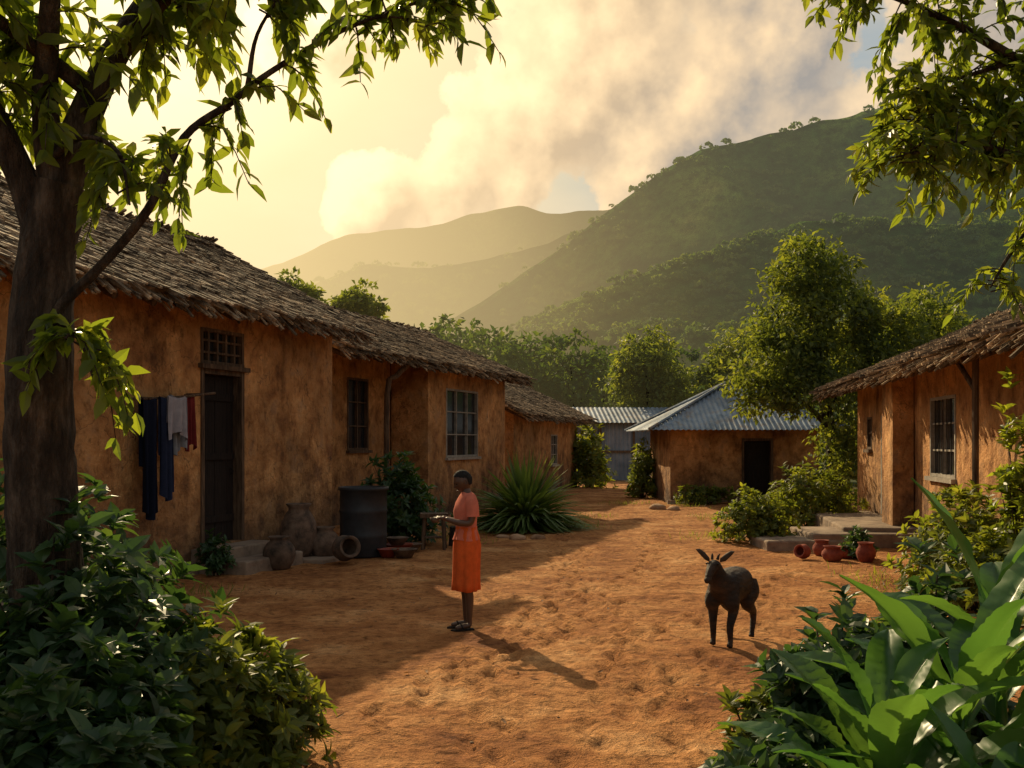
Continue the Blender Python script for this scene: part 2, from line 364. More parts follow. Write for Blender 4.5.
# ---------------------------------------------------------------- hills
def hill(name,yc,foot,back,tab,seed,ntree=0,tsize=4):
    tp=np.array(tab,float);tx=(tp[:,0]-0);tz=tp[:,1]
    xs=np.linspace(tx[0],tx[-1],320);v=np.concatenate([np.linspace(0,1,90),1+np.linspace(0,1,25)[1:]])
    Xg,Vg=np.meshgrid(xs,v)
    def height(Xq,Vq):
        q=np.where(Vq<=1,Vq,2-Vq)
        Yq=np.where(Vq<=1,foot+(yc-foot)*Vq,yc+(back-yc)*(Vq-1))
        wx=Xq+(1-q)*60*fbm(Xq/150,Vq*2,3,seed)*2
        cr=np.interp(wx,tx,tz)
        prof=np.clip(q,0,1)**1.15
        S=(yc-foot)
        rid=1-np.abs(2*(vn((Xq+Yq*.75)/(S*.34)+seed,Yq/(S*1.8),seed+5))-1)
        rid2=1-np.abs(2*(vn((Xq+Yq*.5)/(S*.13)+seed,Yq/(S*.7),seed+8))-1)
        hgt=cr*prof*(1-(.70*(1-rid)+.28*(1-rid2))*np.clip((1-q)*4,0,1)*1.2)
        hgt=hgt+cr*.10*fbm(Xq/(S*.2),Yq/(S*.2),5,seed+2)*np.clip(q*4,0,1)
        return Yq,hgt-1
    Yg,Zg=height(Xg,Vg)
    ny,nx=Xg.shape;I=np.arange(nx*ny).reshape(ny,nx)
    mb=MB();mb.add(np.stack([Xg,Yg,Zg],-1),np.stack([I[:-1,:-1],I[:-1,1:],I[1:,1:],I[1:,:-1]],-1).reshape(-1,4))
    if ntree:
        Xt=rng.uniform(tx[0],tx[-1],ntree);Vt=rng.random(ntree)**.8*1.02
        keep=vn(Xt/25,Vt*12,seed+31)+.35*rng.random(ntree)>.42;Xt=Xt[keep];Vt=Vt[keep];nt=len(Xt)
        Yt,Zt=height(Xt,Vt);C=np.stack([Xt,Yt,Zt+tsize*.35],-1)
        per=30;dd=nrm(rng.normal(size=(nt,per,3)));dd[...,2]=np.abs(dd[...,2])*.9-.2
        sz=tsize*(.4+.7*rng.random((nt,1,1)))
        P=(C[:,None]+dd*sz*np.array([.6,.6,.5])).reshape(-1,3)
        D=nrm(dd.reshape(-1,3)*.6+rng.normal(size=(nt*per,3))*.6);U=nrm(dd.reshape(-1,3)+.3*rng.normal(size=(nt*per,3)))
        ss=np.repeat(sz.reshape(-1),per)*.36
        leaves(mb,P-D*ss[:,None]*.5,D,U,ss,ss*.45,1,lite=True)
    mb.obj(name,[HILL,LEAF_FAR],smooth=True)
def tb(Y,pts): return [((a-512)*Y/1000,(440-b)*Y/1000+2) for a,b in pts]
hill('hill',520,210,700,tb(520,[(60,430),(250,415),(380,360),(480,300),(560,245),(620,200),(660,172),(700,150),(760,140),(800,130),(860,110),(900,104),(1000,98),(1100,110),(1300,190),(1600,330)]),2,ntree=7500,tsize=5.5)
hill('hill',330,130,420,tb(330,[(300,432),(420,395),(500,335),(570,296),(640,268),(720,243),(800,218),(870,228),(960,222),(1050,205),(1200,230),(1500,330)]),7,ntree=6500,tsize=4.5)
hill('hill',1000,600,1300,tb(1000,[(-300,400),(0,380),(150,330),(250,270),(330,243),(400,231),(440,222),(470,212),(520,206),(560,210),(620,205),(700,220),(900,240),(1200,300)]),12)
hill('hill',760,420,900,tb(760,[(0,420),(200,350),(290,290),(360,262),(430,268),(500,250),(560,235),(640,215),(760,200),(900,200)]),19,ntree=2500,tsize=7)

# ---------------------------------------------------------------- walls
def wall(mb,F,a0,a1,z0,z1,b=0,th=.28,ops=(),mi=0,seed=0,amp=.05):
    st=.16
    xs=set(np.round(np.linspace(a0,a1,max(2,int((a1-a0)/st)+1)),4));zs=set(np.round(np.linspace(z0,z1,int((z1-z0)/st)+1),4))
    for o in ops:
        xs={x for x in xs if min(abs(x-o[0]),abs(x-o[1]))>.03}|{o[0],o[1]}
        zs={z for z in zs if min(abs(z-o[2]),abs(z-o[3]))>.03}|{o[2],o[3]}
    xs=np.array(sorted(xs));zs=np.array(sorted(zs));Xg,Zg=np.meshgrid(xs,zs)
    d=np.minimum(Xg-a0,a1-Xg)
    for o in ops:
        dx=np.maximum(np.maximum(o[0]-Xg,Xg-o[1]),0);dz=np.maximum(np.maximum(o[2]-Zg,Zg-o[3]),0)
        d=np.minimum(d,np.hypot(dx,dz))
    dis=(amp*2*fbm(Xg*.9+seed,Zg*.9,4,seed)+.01)*np.clip(d/.3,0,1)
    ny,nx=Xg.shape;I=np.arange(nx*ny).reshape(ny,nx)
    q=np.stack([I[:-1,:-1],I[:-1,1:],I[1:,1:],I[1:,:-1]],-1).reshape(-1,4)
    cx=((xs[:-1]+xs[1:])/2);cz=((zs[:-1]+zs[1:])/2);CX,CZ=np.meshgrid(cx,cz)
    k=np.ones(CX.shape,bool)
    for o in ops: k&=~((CX>o[0])&(CX<o[1])&(CZ>o[2])&(CZ<o[3]))
    q=q[k.ravel()]
    mb.add(F.p(Xg,b+dis,Zg),q,mi);mb.add(F.p(Xg,b-th,Zg),q[:,::-1],mi)
    for o in ops:
        A=[(o[0],o[2]),(o[1],o[2]),(o[1],o[3]),(o[0],o[3])]
        for i in range(4):
            (xa,za),(xb,zb)=A[i],A[(i+1)%4]
            mb.add([F.p(xa,b,za),F.p(xb,b,zb),F.p(xb,b-th,zb),F.p(xa,b-th,za)],[[0,1,2,3]],mi)
    for x in (a0,a1): mb.add([F.p(x,b,z0),F.p(x,b-th,z0),F.p(x,b-th,z1),F.p(x,b,z1)],[[0,1,2,3]],mi)
def crosswall(mb,F,a,b0,b1,z0,z1,out,th=.28,apex=None,mi=0,seed=0):
    bs=np.linspace(b0,b1,18)
    tops=np.full(18,z1) if apex is None else np.where(bs<apex[0],np.interp(bs,[b0,apex[0]],[z1,apex[1]]),np.interp(bs,[apex[0],b1],[apex[1],z1]))
    v=np.linspace(0,1,16);B,Vv=np.meshgrid(bs,v);Zg=z0+(tops[None]-z0)*Vv
    e=np.clip(np.minimum(B-b0,b1-B)/.3,0,1);dis=.05*fbm(B+seed,Zg,4,seed)*e*out
    ny,nx=B.shape;I=np.arange(nx*ny).reshape(ny,nx);q=np.stack([I[:-1,:-1],I[:-1,1:],I[1:,1:],I[1:,:-1]],-1).reshape(-1,4)
    mb.add(F.p(a+dis,B,Zg),q,mi);mb.add(F.p(a-out*th,B,Zg),q,mi)
    for b in (b0,b1): mb.add([F.p(a,b,z0),F.p(a-out*th,b,z0),F.p(a-out*th,b,z1),F.p(a,b,z1)],[[0,1,2,3]],mi)
def thatch(mb,F,a0,a1,e,r,th=.10):
    e=np.array(e,float);r=np.array(r,float);sl=r-e;ln=np.linalg.norm(sl);u=sl/ln
    U=F.y*u[0]+F.z*u[1];Nn=np.cross(F.x,U);Nn=Nn*np.sign(Nn[2])
    c=F.p((a0+a1)/2,(e[0]+r[0])/2,(e[1]+r[1])/2)
    boxes(mb,c-Nn*th*.5,F.x*(a1-a0)/2,U*ln/2,Nn*th/2)
    rows=int(ln/.2)+1
    for i in range(-1,rows):
        n=int((a1-a0)/(.05 if i>=0 else .035));s=a0+(np.arange(n)+rng.random(n))*(a1-a0)/n
        L=.34+.26*rng.random(n);d0=i*.2+.10+.10*rng.normal(size=n)*.6
        d0=np.minimum(d0,ln-.02)
        if i<=0: d0=np.full(n,.09)-.20*rng.random(n)**1.5
        w=.010+.026*rng.random(n)**2;tl=.006+.012*rng.random(n)
        jit=.12*rng.normal(size=n);tilt=.05+.11*rng.random(n)
        if i<0: tilt=tilt-.45*rng.random(n)
        D=nrm(U[None]*np.ones((n,1))+F.x[None]*jit[:,None]-Nn[None]*tilt[:,None])
        Sx=nrm(np.cross(D,Nn));K=np.cross(Sx,D)
        sag=.03*np.sin(s*1.7)+.02*np.sin(s*4.1)
        off=.035+.035*rng.random(n) if i>=0 else -.12+.12*rng.random(n)
        C=F.o+s[:,None]*F.x+e[0]*F.y+e[1]*F.z+U*d0[:,None]+Nn*(off+sag*.5)[:,None]
        boxes(mb,C,Sx*w[:,None],D*(L/2)[:,None],K*tl[:,None])
def ridgecap(mb,F,a0,a1,b,z):
    n=int((a1-a0)/.05);s=a0+rng.random(n)*(a1-a0);sg=rng.choice([-1,1],n)
    D=nrm(F.y[None]*sg[:,None]*1+F.z[None]*-.45+F.x[None]*.1*rng.normal(size=(n,1)))
    K=nrm(np.cross(D,F.x));Sx=np.cross(D,K)
    C=F.o+s[:,None]*F.x+(b+.16*sg)[:,None]*F.y+(z+.03+.03*rng.random(n))[:,None]*F.z
    boxes(mb,C,Sx*.03,D*.22,K*.01)
def verge(mb,F,a,e,r):
    e=np.array(e);r=np.array(r);n=46
    for i in range(n):
        t=i/n;p=e+(r-e)*t
        c=F.p(a+.02*rng.normal(),p[0],p[1]-.02)
        boxes(mb,c,F.x*(.08+.06*rng.random()),F.y*.035,F.z*(.02+.012*rng.random()))
def thatch_roof(par,F,a0,a1,bf,bb,br,ze,zr,zb=None,raft=.8):
    zb=ze if zb is None else zb
    mb=MB();thatch(mb,F,a0,a1,(bf,ze),(br,zr));thatch(mb,F,a0,a1,(bb,zb),(br,zr));ridgecap(mb,F,a0,a1,br,zr)
    for a in (a0,a1): verge(mb,F,a,(bf,ze),(br,zr));verge(mb,F,a,(bb,zb),(br,zr))
    mb.obj('roof',THATCH,par)
    mb=MB();k=(zr-ze)/abs(br-bf)
    sg=np.sign(bf-br)
    for s in np.arange(a0+.25,a1,raft):
        s2=s+.06*rng.normal();p=[F.p(s2,bf+.03*rng.normal(),ze-.19),F.p(s2,bf-sg*1.2,ze-.19+1.2*k)]
        tube(mb,p,.04+.012*rng.random(),7)
    tube(mb,[F.p(a0+.05,bf-sg*.12,ze-.10+.12*k),F.p(a1-.05,bf-sg*.12,ze-.10+.12*k)],.025,6)
    mb.obj('rafters',WOOD,par)
def window(par,F,a0,a1,z0,z1,b,nx=2,nz=3,mat=None,bars=False,depth=.1):
    mat=mat or FRAME;mb=MB();w=.05
    fbox(mb,F,a0,a0+w,b-depth,b+.015,z0,z1);fbox(mb,F,a1-w,a1,b-depth,b+.015,z0,z1)
    fbox(mb,F,a0+w,a1-w,b-depth,b+.012,z0,z0+w);fbox(mb,F,a0+w,a1-w,b-depth,b+.012,z1-w,z1)
    for i in range(1,nx):
        s=a0+(a1-a0)*i/nx;fbox(mb,F,s-.02,s+.02,b-depth+.01,b-.01,z0+w,z1-w)
    for i in range(1,nz):
        z=z0+(z1-z0)*i/nz;fbox(mb,F,a0+w,a1-w,b-depth+.015,b-.014,z-.015,z+.015)
    fbox(mb,F,a0-.06,a1+.06,b-.02,b+.09,z0-.07,z0-.003)
    mb.obj('window_frame',mat,par)
    if bars:
        mb=MB()
        for s in np.linspace(a0+w,a1-w,7)[1:-1]: tube(mb,[F.p(s,b-.0,z0+w),F.p(s,b-.0,z1-w)],.009,6)
        mb.obj('window_bars',DARKWOOD,par)
    mb=MB();fbox(mb,F,a0+w,a1-w,b-depth*.8,b-depth*.8+.008,z0+w,z1-w);mb.obj('window_pane',GLASS,par)
def door(par,F,a0,a1,z0,z1,b,mat=None,fmat=None,inset=.14):
    mat=mat or DARKWOOD;fmat=fmat or WOOD;mb=MB();w=.07
    fbox(mb,F,a0,a0+w,b-.2,b+.02,z0,z1);fbox(mb,F,a1-w,a1,b-.2,b+.02,z0,z1);fbox(mb,F,a0+w,a1-w,b-.2,b+.017,z1-w,z1)
    mb.obj('door_frame',fmat,par);mb=MB()
    n=6
    for i in range(n):
        s=a0+w+(a1-a0-2*w)*i/n;e=s+(a1-a0-2*w)/n-.006
        fbox(mb,F,s,e,b-inset-.04,b-inset+.004*(i%2),z0+.01,z1-w-.01)
    for zz in (z0+.35,(z0+z1)/2,z1-.4): fbox(mb,F,a0+w+.02,a1-w-.02,b-inset+.006,b-inset+.03,zz-.05,zz+.05)
    tube(mb,[F.p(a1-.16,b-inset+.02,z0+1.0),F.p(a1-.16,b-inset+.07,z0+1.05),F.p(a1-.16,b-inset+.02,z0+1.1)],.01,6)
    mb.obj('door',mat,par)

# ---- house 1 (long mud house on the left)
d=(.337,.941)
F=Fr((-3.2,17.8),d);par=empty('mud_house',(-5,13,0))
mb=MB()
wall(mb,F,-11.6,0,-.1,3.95,ops=[(-3.72,-2.68,.38,2.93),(-3.72,-2.68,3.0,3.52),(-9.2,-8.2,1.4,2.7)],seed=1)
wall(mb,Fr(F.p(0,-5.6,0)[:2],(-d[0],-d[1])),0,11.6,-.1,3.9,seed=3)
crosswall(mb,F,0,-5.6,0,-.1,3.9,1,apex=(-2.75,5.35),seed=4);crosswall(mb,F,-11.6,-5.6,0,-.1,3.9,-1,apex=(-2.75,5.35),seed=5)
mb.obj('walls',MUD,par)
thatch_roof(par,F,-12,.25,.53,-6.1,-2.75,3.82,5.55,3.75)
door(par,F,-3.72,-2.68,.38,2.93,0)
window(par,F,-3.72,-2.68,3.0,3.52,0,nx=5,nz=3,mat=WOOD,bars=False)
window(par,F,-9.2,-8.2,1.4,2.7,0)
mb=MB();fbox(mb,F,-3.95,-2.45,-.0,.42,-.1,.36);fbox(mb,F,-3.8,-2.3,.424,.82,-.1,.2)
fbox(mb,F,-11.6,-3.953,.0,.16,-.1,.12);fbox(mb,F,-2.447,-.1,.0,.2,-.1,.13);fbox(mb,F,-2.29,-.7,.203,1.15,-.1,.07)
o=mb.obj('steps',STONE,par);bv=o.modifiers.new('b','BEVEL');bv.width=.025;bv.segments=2

# ---- house 2
F=Fr((-3.41,20.17),d);par=empty('mud_house',(-3,25,0))
mb=MB()
wall(mb,F,4.12,9.5,-.1,3.9,ops=[(5.2,7.35,1.46,3.2)],seed=11)
wall(mb,F,-.6,4.10,-.1,4.1,b=-1.0,ops=[(1.97,2.96,1.67,3.31)],seed=12)
crosswall(mb,F,4.12,-.98,0,-.1,3.9,-1,seed=13)
crosswall(mb,F,9.5,-5.8,0,-.1,3.8,1,apex=(-2.8,4.95),seed=14);crosswall(mb,F,-.6,-5.8,-1.0,-.1,3.8,-1,apex=(-2.8,4.95),seed=15)
wall(mb,Fr(F.p(0,-5.8,0)[:2],(-d[0],-d[1])),-9.5,.6,-.1,3.8,seed=16)
mb.obj('walls',MUD,par)
thatch_roof(par,F,-1.0,10.1,.5,-6.3,-2.8,3.72,5.12)
window(par,F,5.2,7.35,1.46,3.2,0,nx=3,nz=3);window(par,F,1.97,2.96,1.67,3.31,-1,nx=2,nz=3,mat=WOOD)
mb=MB()
tube(mb,[F.p(1.86,0.05,-.1),F.p(1.86,.05,2.9),F.p(2.0,.2,3.3),F.p(2.3,.4,3.62)],.06,8,k=3)
tube(mb,[F.p(-.7,.05,-.1),F.p(-.7,.05,3.6)],.06,8)
mb.obj('porch_posts',WOOD,par)

# ---- house 3
F=Fr((.05,32),(.31,1));par=empty('mud_house',(0,36,0));mb=MB()
wall(mb,F,0,8.6,-.1,2.85,ops=[(4.6,5.5,1.0,2.1)],seed=21);crosswall(mb,F,0,-4.6,0,-.1,2.8,-1,apex=(-2.3,3.9),seed=22);crosswall(mb,F,8.6,-4.6,0,-.1,2.8,1,apex=(-2.3,3.9),seed=23)
wall(mb,Fr(F.p(0,-4.6,0)[:2],(-.31,-1)),-8.6,0,-.1,2.8,seed=24)
mb.obj('walls',MUD,par);thatch_roof(par,F,-.5,9.1,.5,-5.1,-2.3,2.75,4.05)
window(par,F,4.6,5.5,1.0,2.1,0)

# ---- corrugated helpers
def corr(mb,F,E0,E1,R0,R1,amp=.016,per=.16):
    E0,E1,R0,R1=[np.array(q,float) for q in (E0,E1,R0,R1)]
    ev=E1-E0;L=np.linalg.norm(ev);ev/=L
    r0=np.dot(R0-E0,ev);r1=np.dot(R1-E0,ev);up=(R0-E0)-ev*r0;Nn=nrm(np.cross(ev,up));Nn*=np.sign(Nn[2])
    n=int(L/per*6);u=np.linspace(0,L,n)
    f=np.ones(n)
    if r0>.01: f=np.minimum(f,u/r0)
    if r1<L-.01: f=np.minimum(f,(L-u)/(L-r1))
    f=np.clip(f,0,1);V=[]
    for k in np.linspace(0,1,6):
        V.append(E0+u[:,None]*ev+up*(f*k)[:,None]+Nn*(amp*np.sin(u/per*2*np.pi)+.012*math.floor(k*2.9)*-1)[:,None])
    V=np.array(V);I=np.arange(6*n).reshape(6,n)
    mb.add(V.reshape(-1,3),np.stack([I[:-1,:-1],I[:-1,1:],I[1:,1:],I[1:,:-1]],-1).reshape(-1,4))
# ---- far metal shed
F=Fr((2.6,47.5),(1,.05));par=empty('metal_shed',(5,49,0));mb=MB()
def cw(A,B,z0,z1):
    A=np.array([*A,0.]);B=np.array([*B,0.]);L=np.linalg.norm(B-A);e=(B-A)/L;nn=np.array([e[1],-e[0],0]);n=int(L/.2*5);u=np.linspace(0,L,n)
    V=[A+u[:,None]*e+nn*(.025*np.sin(u/.2*6.283))[:,None]+np.array([0,0,z]) for z in (z0,z1)];I=np.arange(2*n).reshape(2,n)
    mb.add(np.concatenate(V),np.stack([I[0,:-1],I[0,1:],I[1,1:],I[1,:-1]],-1))
P=lambda a,b:tuple(F.p(a,b,0)[:2])
cw(P(0,0),P(4.9,0),-.1,2.8);cw(P(4.9,0),P(4.9,-4),-.1,2.8);cw(P(4.9,-4),P(0,-4),-.1,2.8);cw(P(0,-4),P(0,0),-.1,2.8)
mb.obj('walls',METALWALL,par);mb=MB()
corr(mb,F,F.p(-.4,.5,2.72),F.p(5.3,.5,2.72),F.p(-.4,-2,3.55),F.p(5.3,-2,3.55),per=.22,amp=.016)
corr(mb,F,F.p(-.4,-4.4,2.72),F.p(5.3,-4.4,2.72),F.p(-.4,-2,3.55),F.p(5.3,-2,3.55),per=.22,amp=.016)
mb.obj('roof',METAL,par);mb=MB()
for s in (0,1.6,3.2,4.85): fbox(mb,F,s-.05,s+.05,.04,.12,-.1,2.75)
fbox(mb,F,-.05,4.95,.045,.11,1.3,1.4);mb.obj('posts',WOOD,par)

# ---- small house with hip roof
F=Fr((4.75,30),(1,.02));par=empty('small_mud_house',(7,32,0));mb=MB()
W=4.5;Dp=3.8
wall(mb,F,0,W,-.1,2.35,ops=[(2.15,3.1,.18,1.95)],seed=31)
crosswall(mb,F,0,-Dp,0,-.1,2.35,-1,seed=32);crosswall(mb,F,W,-Dp,0,-.1,2.35,1,seed=33)
wall(mb,Fr(F.p(0,-Dp,0)[:2],(-1,-.02)),-W,0,-.1,2.35,seed=34)
mb.obj('walls',MUD,par);mb=MB()
o_=.75;e0,e1,e2,e3=F.p(-o_,o_,2.2),F.p(W+o_,o_,2.2),F.p(W+o_,-Dp-o_,2.2),F.p(-o_,-Dp-o_,2.2)
r0,r1=F.p(2.1,-Dp/2,3.7),F.p(2.9,-Dp/2,3.7)
corr(mb,F,e0,e1,r0,r1);corr(mb,F,e1,e2,r1,r1);corr(mb,F,e2,e3,r1,r0);corr(mb,F,e3,e0,r0,r0)
for a,b in ((e0,r0),(e1,r1),(e2,r1),(e3,r0),(r0,r1)): tube(mb,[a+np.array([0,0,.03]),b+np.array([0,0,.03])],.05,6)
mb.obj('roof',METAL,par)
door(par,F,2.15,3.1,.18,1.95,0)
mb=MB();fbox(mb,F,1.95,3.3,0.0,.5,-.1,.16);fbox(mb,F,-.1,1.947,0,.12,-.1,.1);fbox(mb,F,3.303,W+.1,0,.12,-.1,.1);mb.obj('doorstep',STONE,par)

# ---- right house : facade runs from far corner toward the camera, facing left
F=Fr((8.05,23.3),(-.155,-.988));F.y=-F.y if F.y[0]>0 else F.y
par=empty('mud_house',(9,17,0));mb=MB()
wall(mb,F,0,15,-.1,3.25,ops=[(2.7,3.6,.38,2.4),(6.6,8.1,1.3,2.6),(1.2,1.7,1.7,2.4)],seed=41)
fbox(mb,F,4.6,5.5,.02,.38,-.1,3.12)
crosswall(mb,F,0,-5.6,0,-.1,3.2,-1,apex=(-2.7,4.3),seed=42);crosswall(mb,F,15,-5.6,0,-.1,3.2,1,apex=(-2.7,4.3),seed=43)
G=Fr(F.p(0,-5.6,0)[:2],(-.155,-.988));wall(mb,G,0,15,-.1,3.2,b=0,seed=44)
mb.obj('walls',MUD,par)
thatch_roof(par,F,-.5,15.4,.72,-6.2,-2.7,3.08,4.5)
door(par,F,2.7,3.6,.38,2.4,0,mat=WOOD,fmat=FRAME);window(par,F,6.6,8.1,1.3,2.6,0,nx=2,nz=3,bars=True);window(par,F,1.2,1.7,1.7,2.4,0,nx=1,nz=2,mat=WOOD)
mb=MB();tube(mb,[F.p(10.3,.35,-.1),F.p(10.3,.35,3.1)],.045,8);tube(mb,[F.p(10.3,.35,2.55),F.p(9.7,.45,3.05)],.035,8);mb.obj('porch_posts',WOOD,par)
mb=MB();fbox(mb,F,1.6,5.9,.02,1.3,-.1,.36)
boxes(mb,(6.15,18.0,.08),(.95,0,0),(0,.75,0),(0,0,.2));boxes(mb,(5.3,17.75,.0),(.95,.05,0),(-.03,.55,0),(0,0,.17))
o=mb.obj('steps',STONE,par);bv=o.modifiers.new('b','BEVEL');bv.width=.03;bv.segments=2

# ---------------------------------------------------------------- things by the houses
def potat(name,x,y,prof,mat=POT,axis=None,z=0):
    mb=MB();lathe(mb,(x,y,float(gz(x,y))+z),prof,28,axis=axis);return mb.obj(name,mat,smooth=True)
def potprof(R,H,neck=.55): 
    o=[(0,0),(R*.5,0),(R*.62,.02*H),(R*.85,.2*H),(R,.45*H),(R*.93,.65*H),(R*.7,.82*H),(R*neck,.88*H),(R*neck,.93*H),(R*(neck+.15),H),(R*(neck+.1),H*1.01),(R*(neck-.1),.95*H),(R*(neck-.1),.85*H),(R*.8,.5*H),(0,.06*H)]
    return o
potat('clay_pot',-3.36,15.75,potprof(.29,.84),z=.06)
potat('clay_pot',-3.42,14.7,potprof(.24,.48))
potat('clay_pot',-2.98,15.9,potprof(.25,.5))
potat('clay_pot',-2.66,15.45,potprof(.2,.42,.7),axis=(.5,-.8,.18),z=.2)
for x,y,r,h in ((5.05,16.3,.15,.26),(5.32,15.9,.13,.2),(5.0,15.6,.17,.24),(5.45,15.4,.15,.3)): potat('red_clay_pot',x,y,potprof(r,h,.7),REDPOT)
potat('red_clay_pot',4.72,16.0,potprof(.12,.22,.7),REDPOT,axis=(-.7,-.6,.15),z=.11)
R=.39;H=1.12
potat('water_barrel',-2.42,16.3,[(0,0),(R*.93,0),(R*.95,.03),(R*.96,.3),(R,.33),(R*.97,.36),(R*.98,.7),(R*1.02,.73),(R*.98,.76),(R*.98,H-.06),(R*1.05,H-.05),(R*1.05,H),(R*.95,H),(R*.94,.8),(0,.78)],DARKPLASTIC)
for x,y,r,m_ in ((-1.9,16.7,.24,RED),(-1.72,15.95,.2,POT),(-1.75,16.9,.22,POT),(-1.98,16.0,.17,RED)):
    potat('basin',x,y,[(0,0),(r*.6,0),(r,.13),(r*1.08,.14),(r*.95,.13),(r*.55,.03),(0,.03)],m_,z=.01)
potat('basin',-1.92,16.72,[(0,0),(.1,0),(.19,.12),(.2,.13),(.17,.12),(.1,.03),(0,.03)],POT,z=.13)
par=empty('wooden_stool',(-1.35,17.3,0));mb=MB()
boxes(mb,(-1.35,17.3,.6),(.24,.03,0),(-.02,.18,0),(0,0,.035))
for a in (-1,1):
    for b in (-1,1): tube(mb,[(-1.35+a*.19,17.3+b*.13,-.02),(-1.35+a*.16,17.3+b*.11,.57)],.03,7)
boxes(mb,(-1.35,17.3,.22),(.19,.0,0),(0,.125,0),(0,0,.012));mb.obj('frame',WOOD,par)
mb=MB();tube(mb,[(-.95,17.9,-.05),(-.95,17.9,.35)],[.2,.17],12,rough=.1);mb.obj('log_stump',BARK)
# clothes
F=Fr((-3.2,17.8),d);par=empty('hanging_clothes',tuple(F.p(-4.5,.3,2.4)));mb=MB()
tube(mb,[F.p(-5.4,.22,2.42),F.p(-4.6,.24,2.47),F.p(-3.85,.34,2.56)],.018,7,k=3);tube(mb,[F.p(-5.1,-.02,2.46),F.p(-5.1,.26,2.44)],.015,6);tube(mb,[F.p(-4.05,-.02,2.54),F.p(-4.05,.34,2.54)],.015,6)
mb.obj('pole',WOOD,par)
def garment(name,a0,a1,zt,zb,mat,seed,b=.25,sl=0):
    mb=MB();u=np.linspace(0,1,26);v=np.linspace(0,1,24);Ug,Vg=np.meshgrid(u,v)
    wid=1-.22*Vg*np.sin(seed);a=a0+(a1-a0)*((Ug-.5)*wid+.5)+.03*Vg*np.sin(seed*3)
    bb=b+.035*np.sin(Ug*17+seed+Vg*1.5)*(.3+Vg)+.02*np.sin(Ug*7+seed*2)
    z=zt+(zb+.06*np.sin(Ug*6+seed)-zt)*Vg-.03*np.sin(Ug*3.14)*(1-Vg)
    I=np.arange(u.size*v.size).reshape(v.size,u.size);q=np.stack([I[:-1,:-1],I[:-1,1:],I[1:,1:],I[1:,:-1]],-1).reshape(-1,4)
    mb.add(F.p(a,bb,z),q);bb2=b-.05-.02*np.sin(Ug*13+seed)*Vg
    mb.add(F.p(a,bb2,zt+(z-zt)*.6),q)
    mb.add(np.concatenate([F.p(a[0],bb[0],z[0]),F.p(a[0],bb2[0],z[0]),F.p(a[0],(bb[0]+bb2[0])/2,z[0]+.03)]),[[i,i+1,53+i,52+i] for i in range(25)]+[[26+i,27+i,53+i,52+i] for i in range(25)])
    mb.obj(name,mat,par,smooth=True)
NAVY=cloth('navy_cloth',(.012,.016,.035));garment('dress_dark',-5.25,-4.95,2.43,.92,NAVY,1.)
garment('trousers',-4.93,-4.68,2.45,1.15,cloth('indigo_cloth',(.03,.04,.085)),2.1,b=.3);garment('shirt',-4.66,-4.38,2.48,1.75,cloth('grey_cloth',(.3,.32,.36)),3.3)
garment('red_cloth',-4.36,-4.2,2.5,1.8,cloth('maroon_cloth',(.2,.03,.03)),4.2);garment('white_shirt',-4.85,-4.5,2.46,1.95,cloth('pale_cloth',(.38,.36,.4)),5.2,b=.38)

# ---------------------------------------------------------------- vegetation
mbT=MB();mbL=MB()
def twigs(P0,n,reach,k,L,W,down=.3,mi=0,tr=.006):
    for i in range(n):
        p=P0[rng.integers(len(P0))]+rng.normal(size=3)*.03
        dr=nrm(rng.normal(size=3)*np.array([1,.9,.6])+np.array([.1,0,.0]));l=reach*(.5+.7*rng.random())
        q=[p,p+dr*l*.5+np.array([0,0,.03]),p+dr*l+np.array([0,0,-down*l])]
        tube(mbT,q,[tr,tr*.7,tr*.4],5,k=2);pts=smooth_path(q,k//2)
        pts=pts[len(pts)//4:];N=len(pts)*2;PP=np.repeat(pts,2,0)
        T=nrm(np.repeat(np.gradient(pts,axis=0),2,0));sd=nrm(np.cross(T,np.array([0,0,1.]))+.6*rng.normal(size=(N,3)))
        sg=np.tile([1,-1],N//2)[:,None];D=nrm(T*.7+sd*sg*.8+np.array([0,0,-.22])+.3*rng.normal(size=(N,3)))
        s=.55+.75*rng.random(N)
        leaves(mbL,PP,D,nrm(np.array([0,0,1.])+.6*rng.normal(size=(N,3))),L*s,W*s,mi,droop=.28)
B1=[(-2.62,5.6,-.1),(-2.6,5.6,.9),(-2.61,5.55,1.6),(-2.6,5.5,2.2),(-2.56,5.5,2.9),(-2.48,5.5,3.3)]
tube(mbT,B1,[.27,.2,.185,.175,.15,.14],20,k=7,rough=.10)
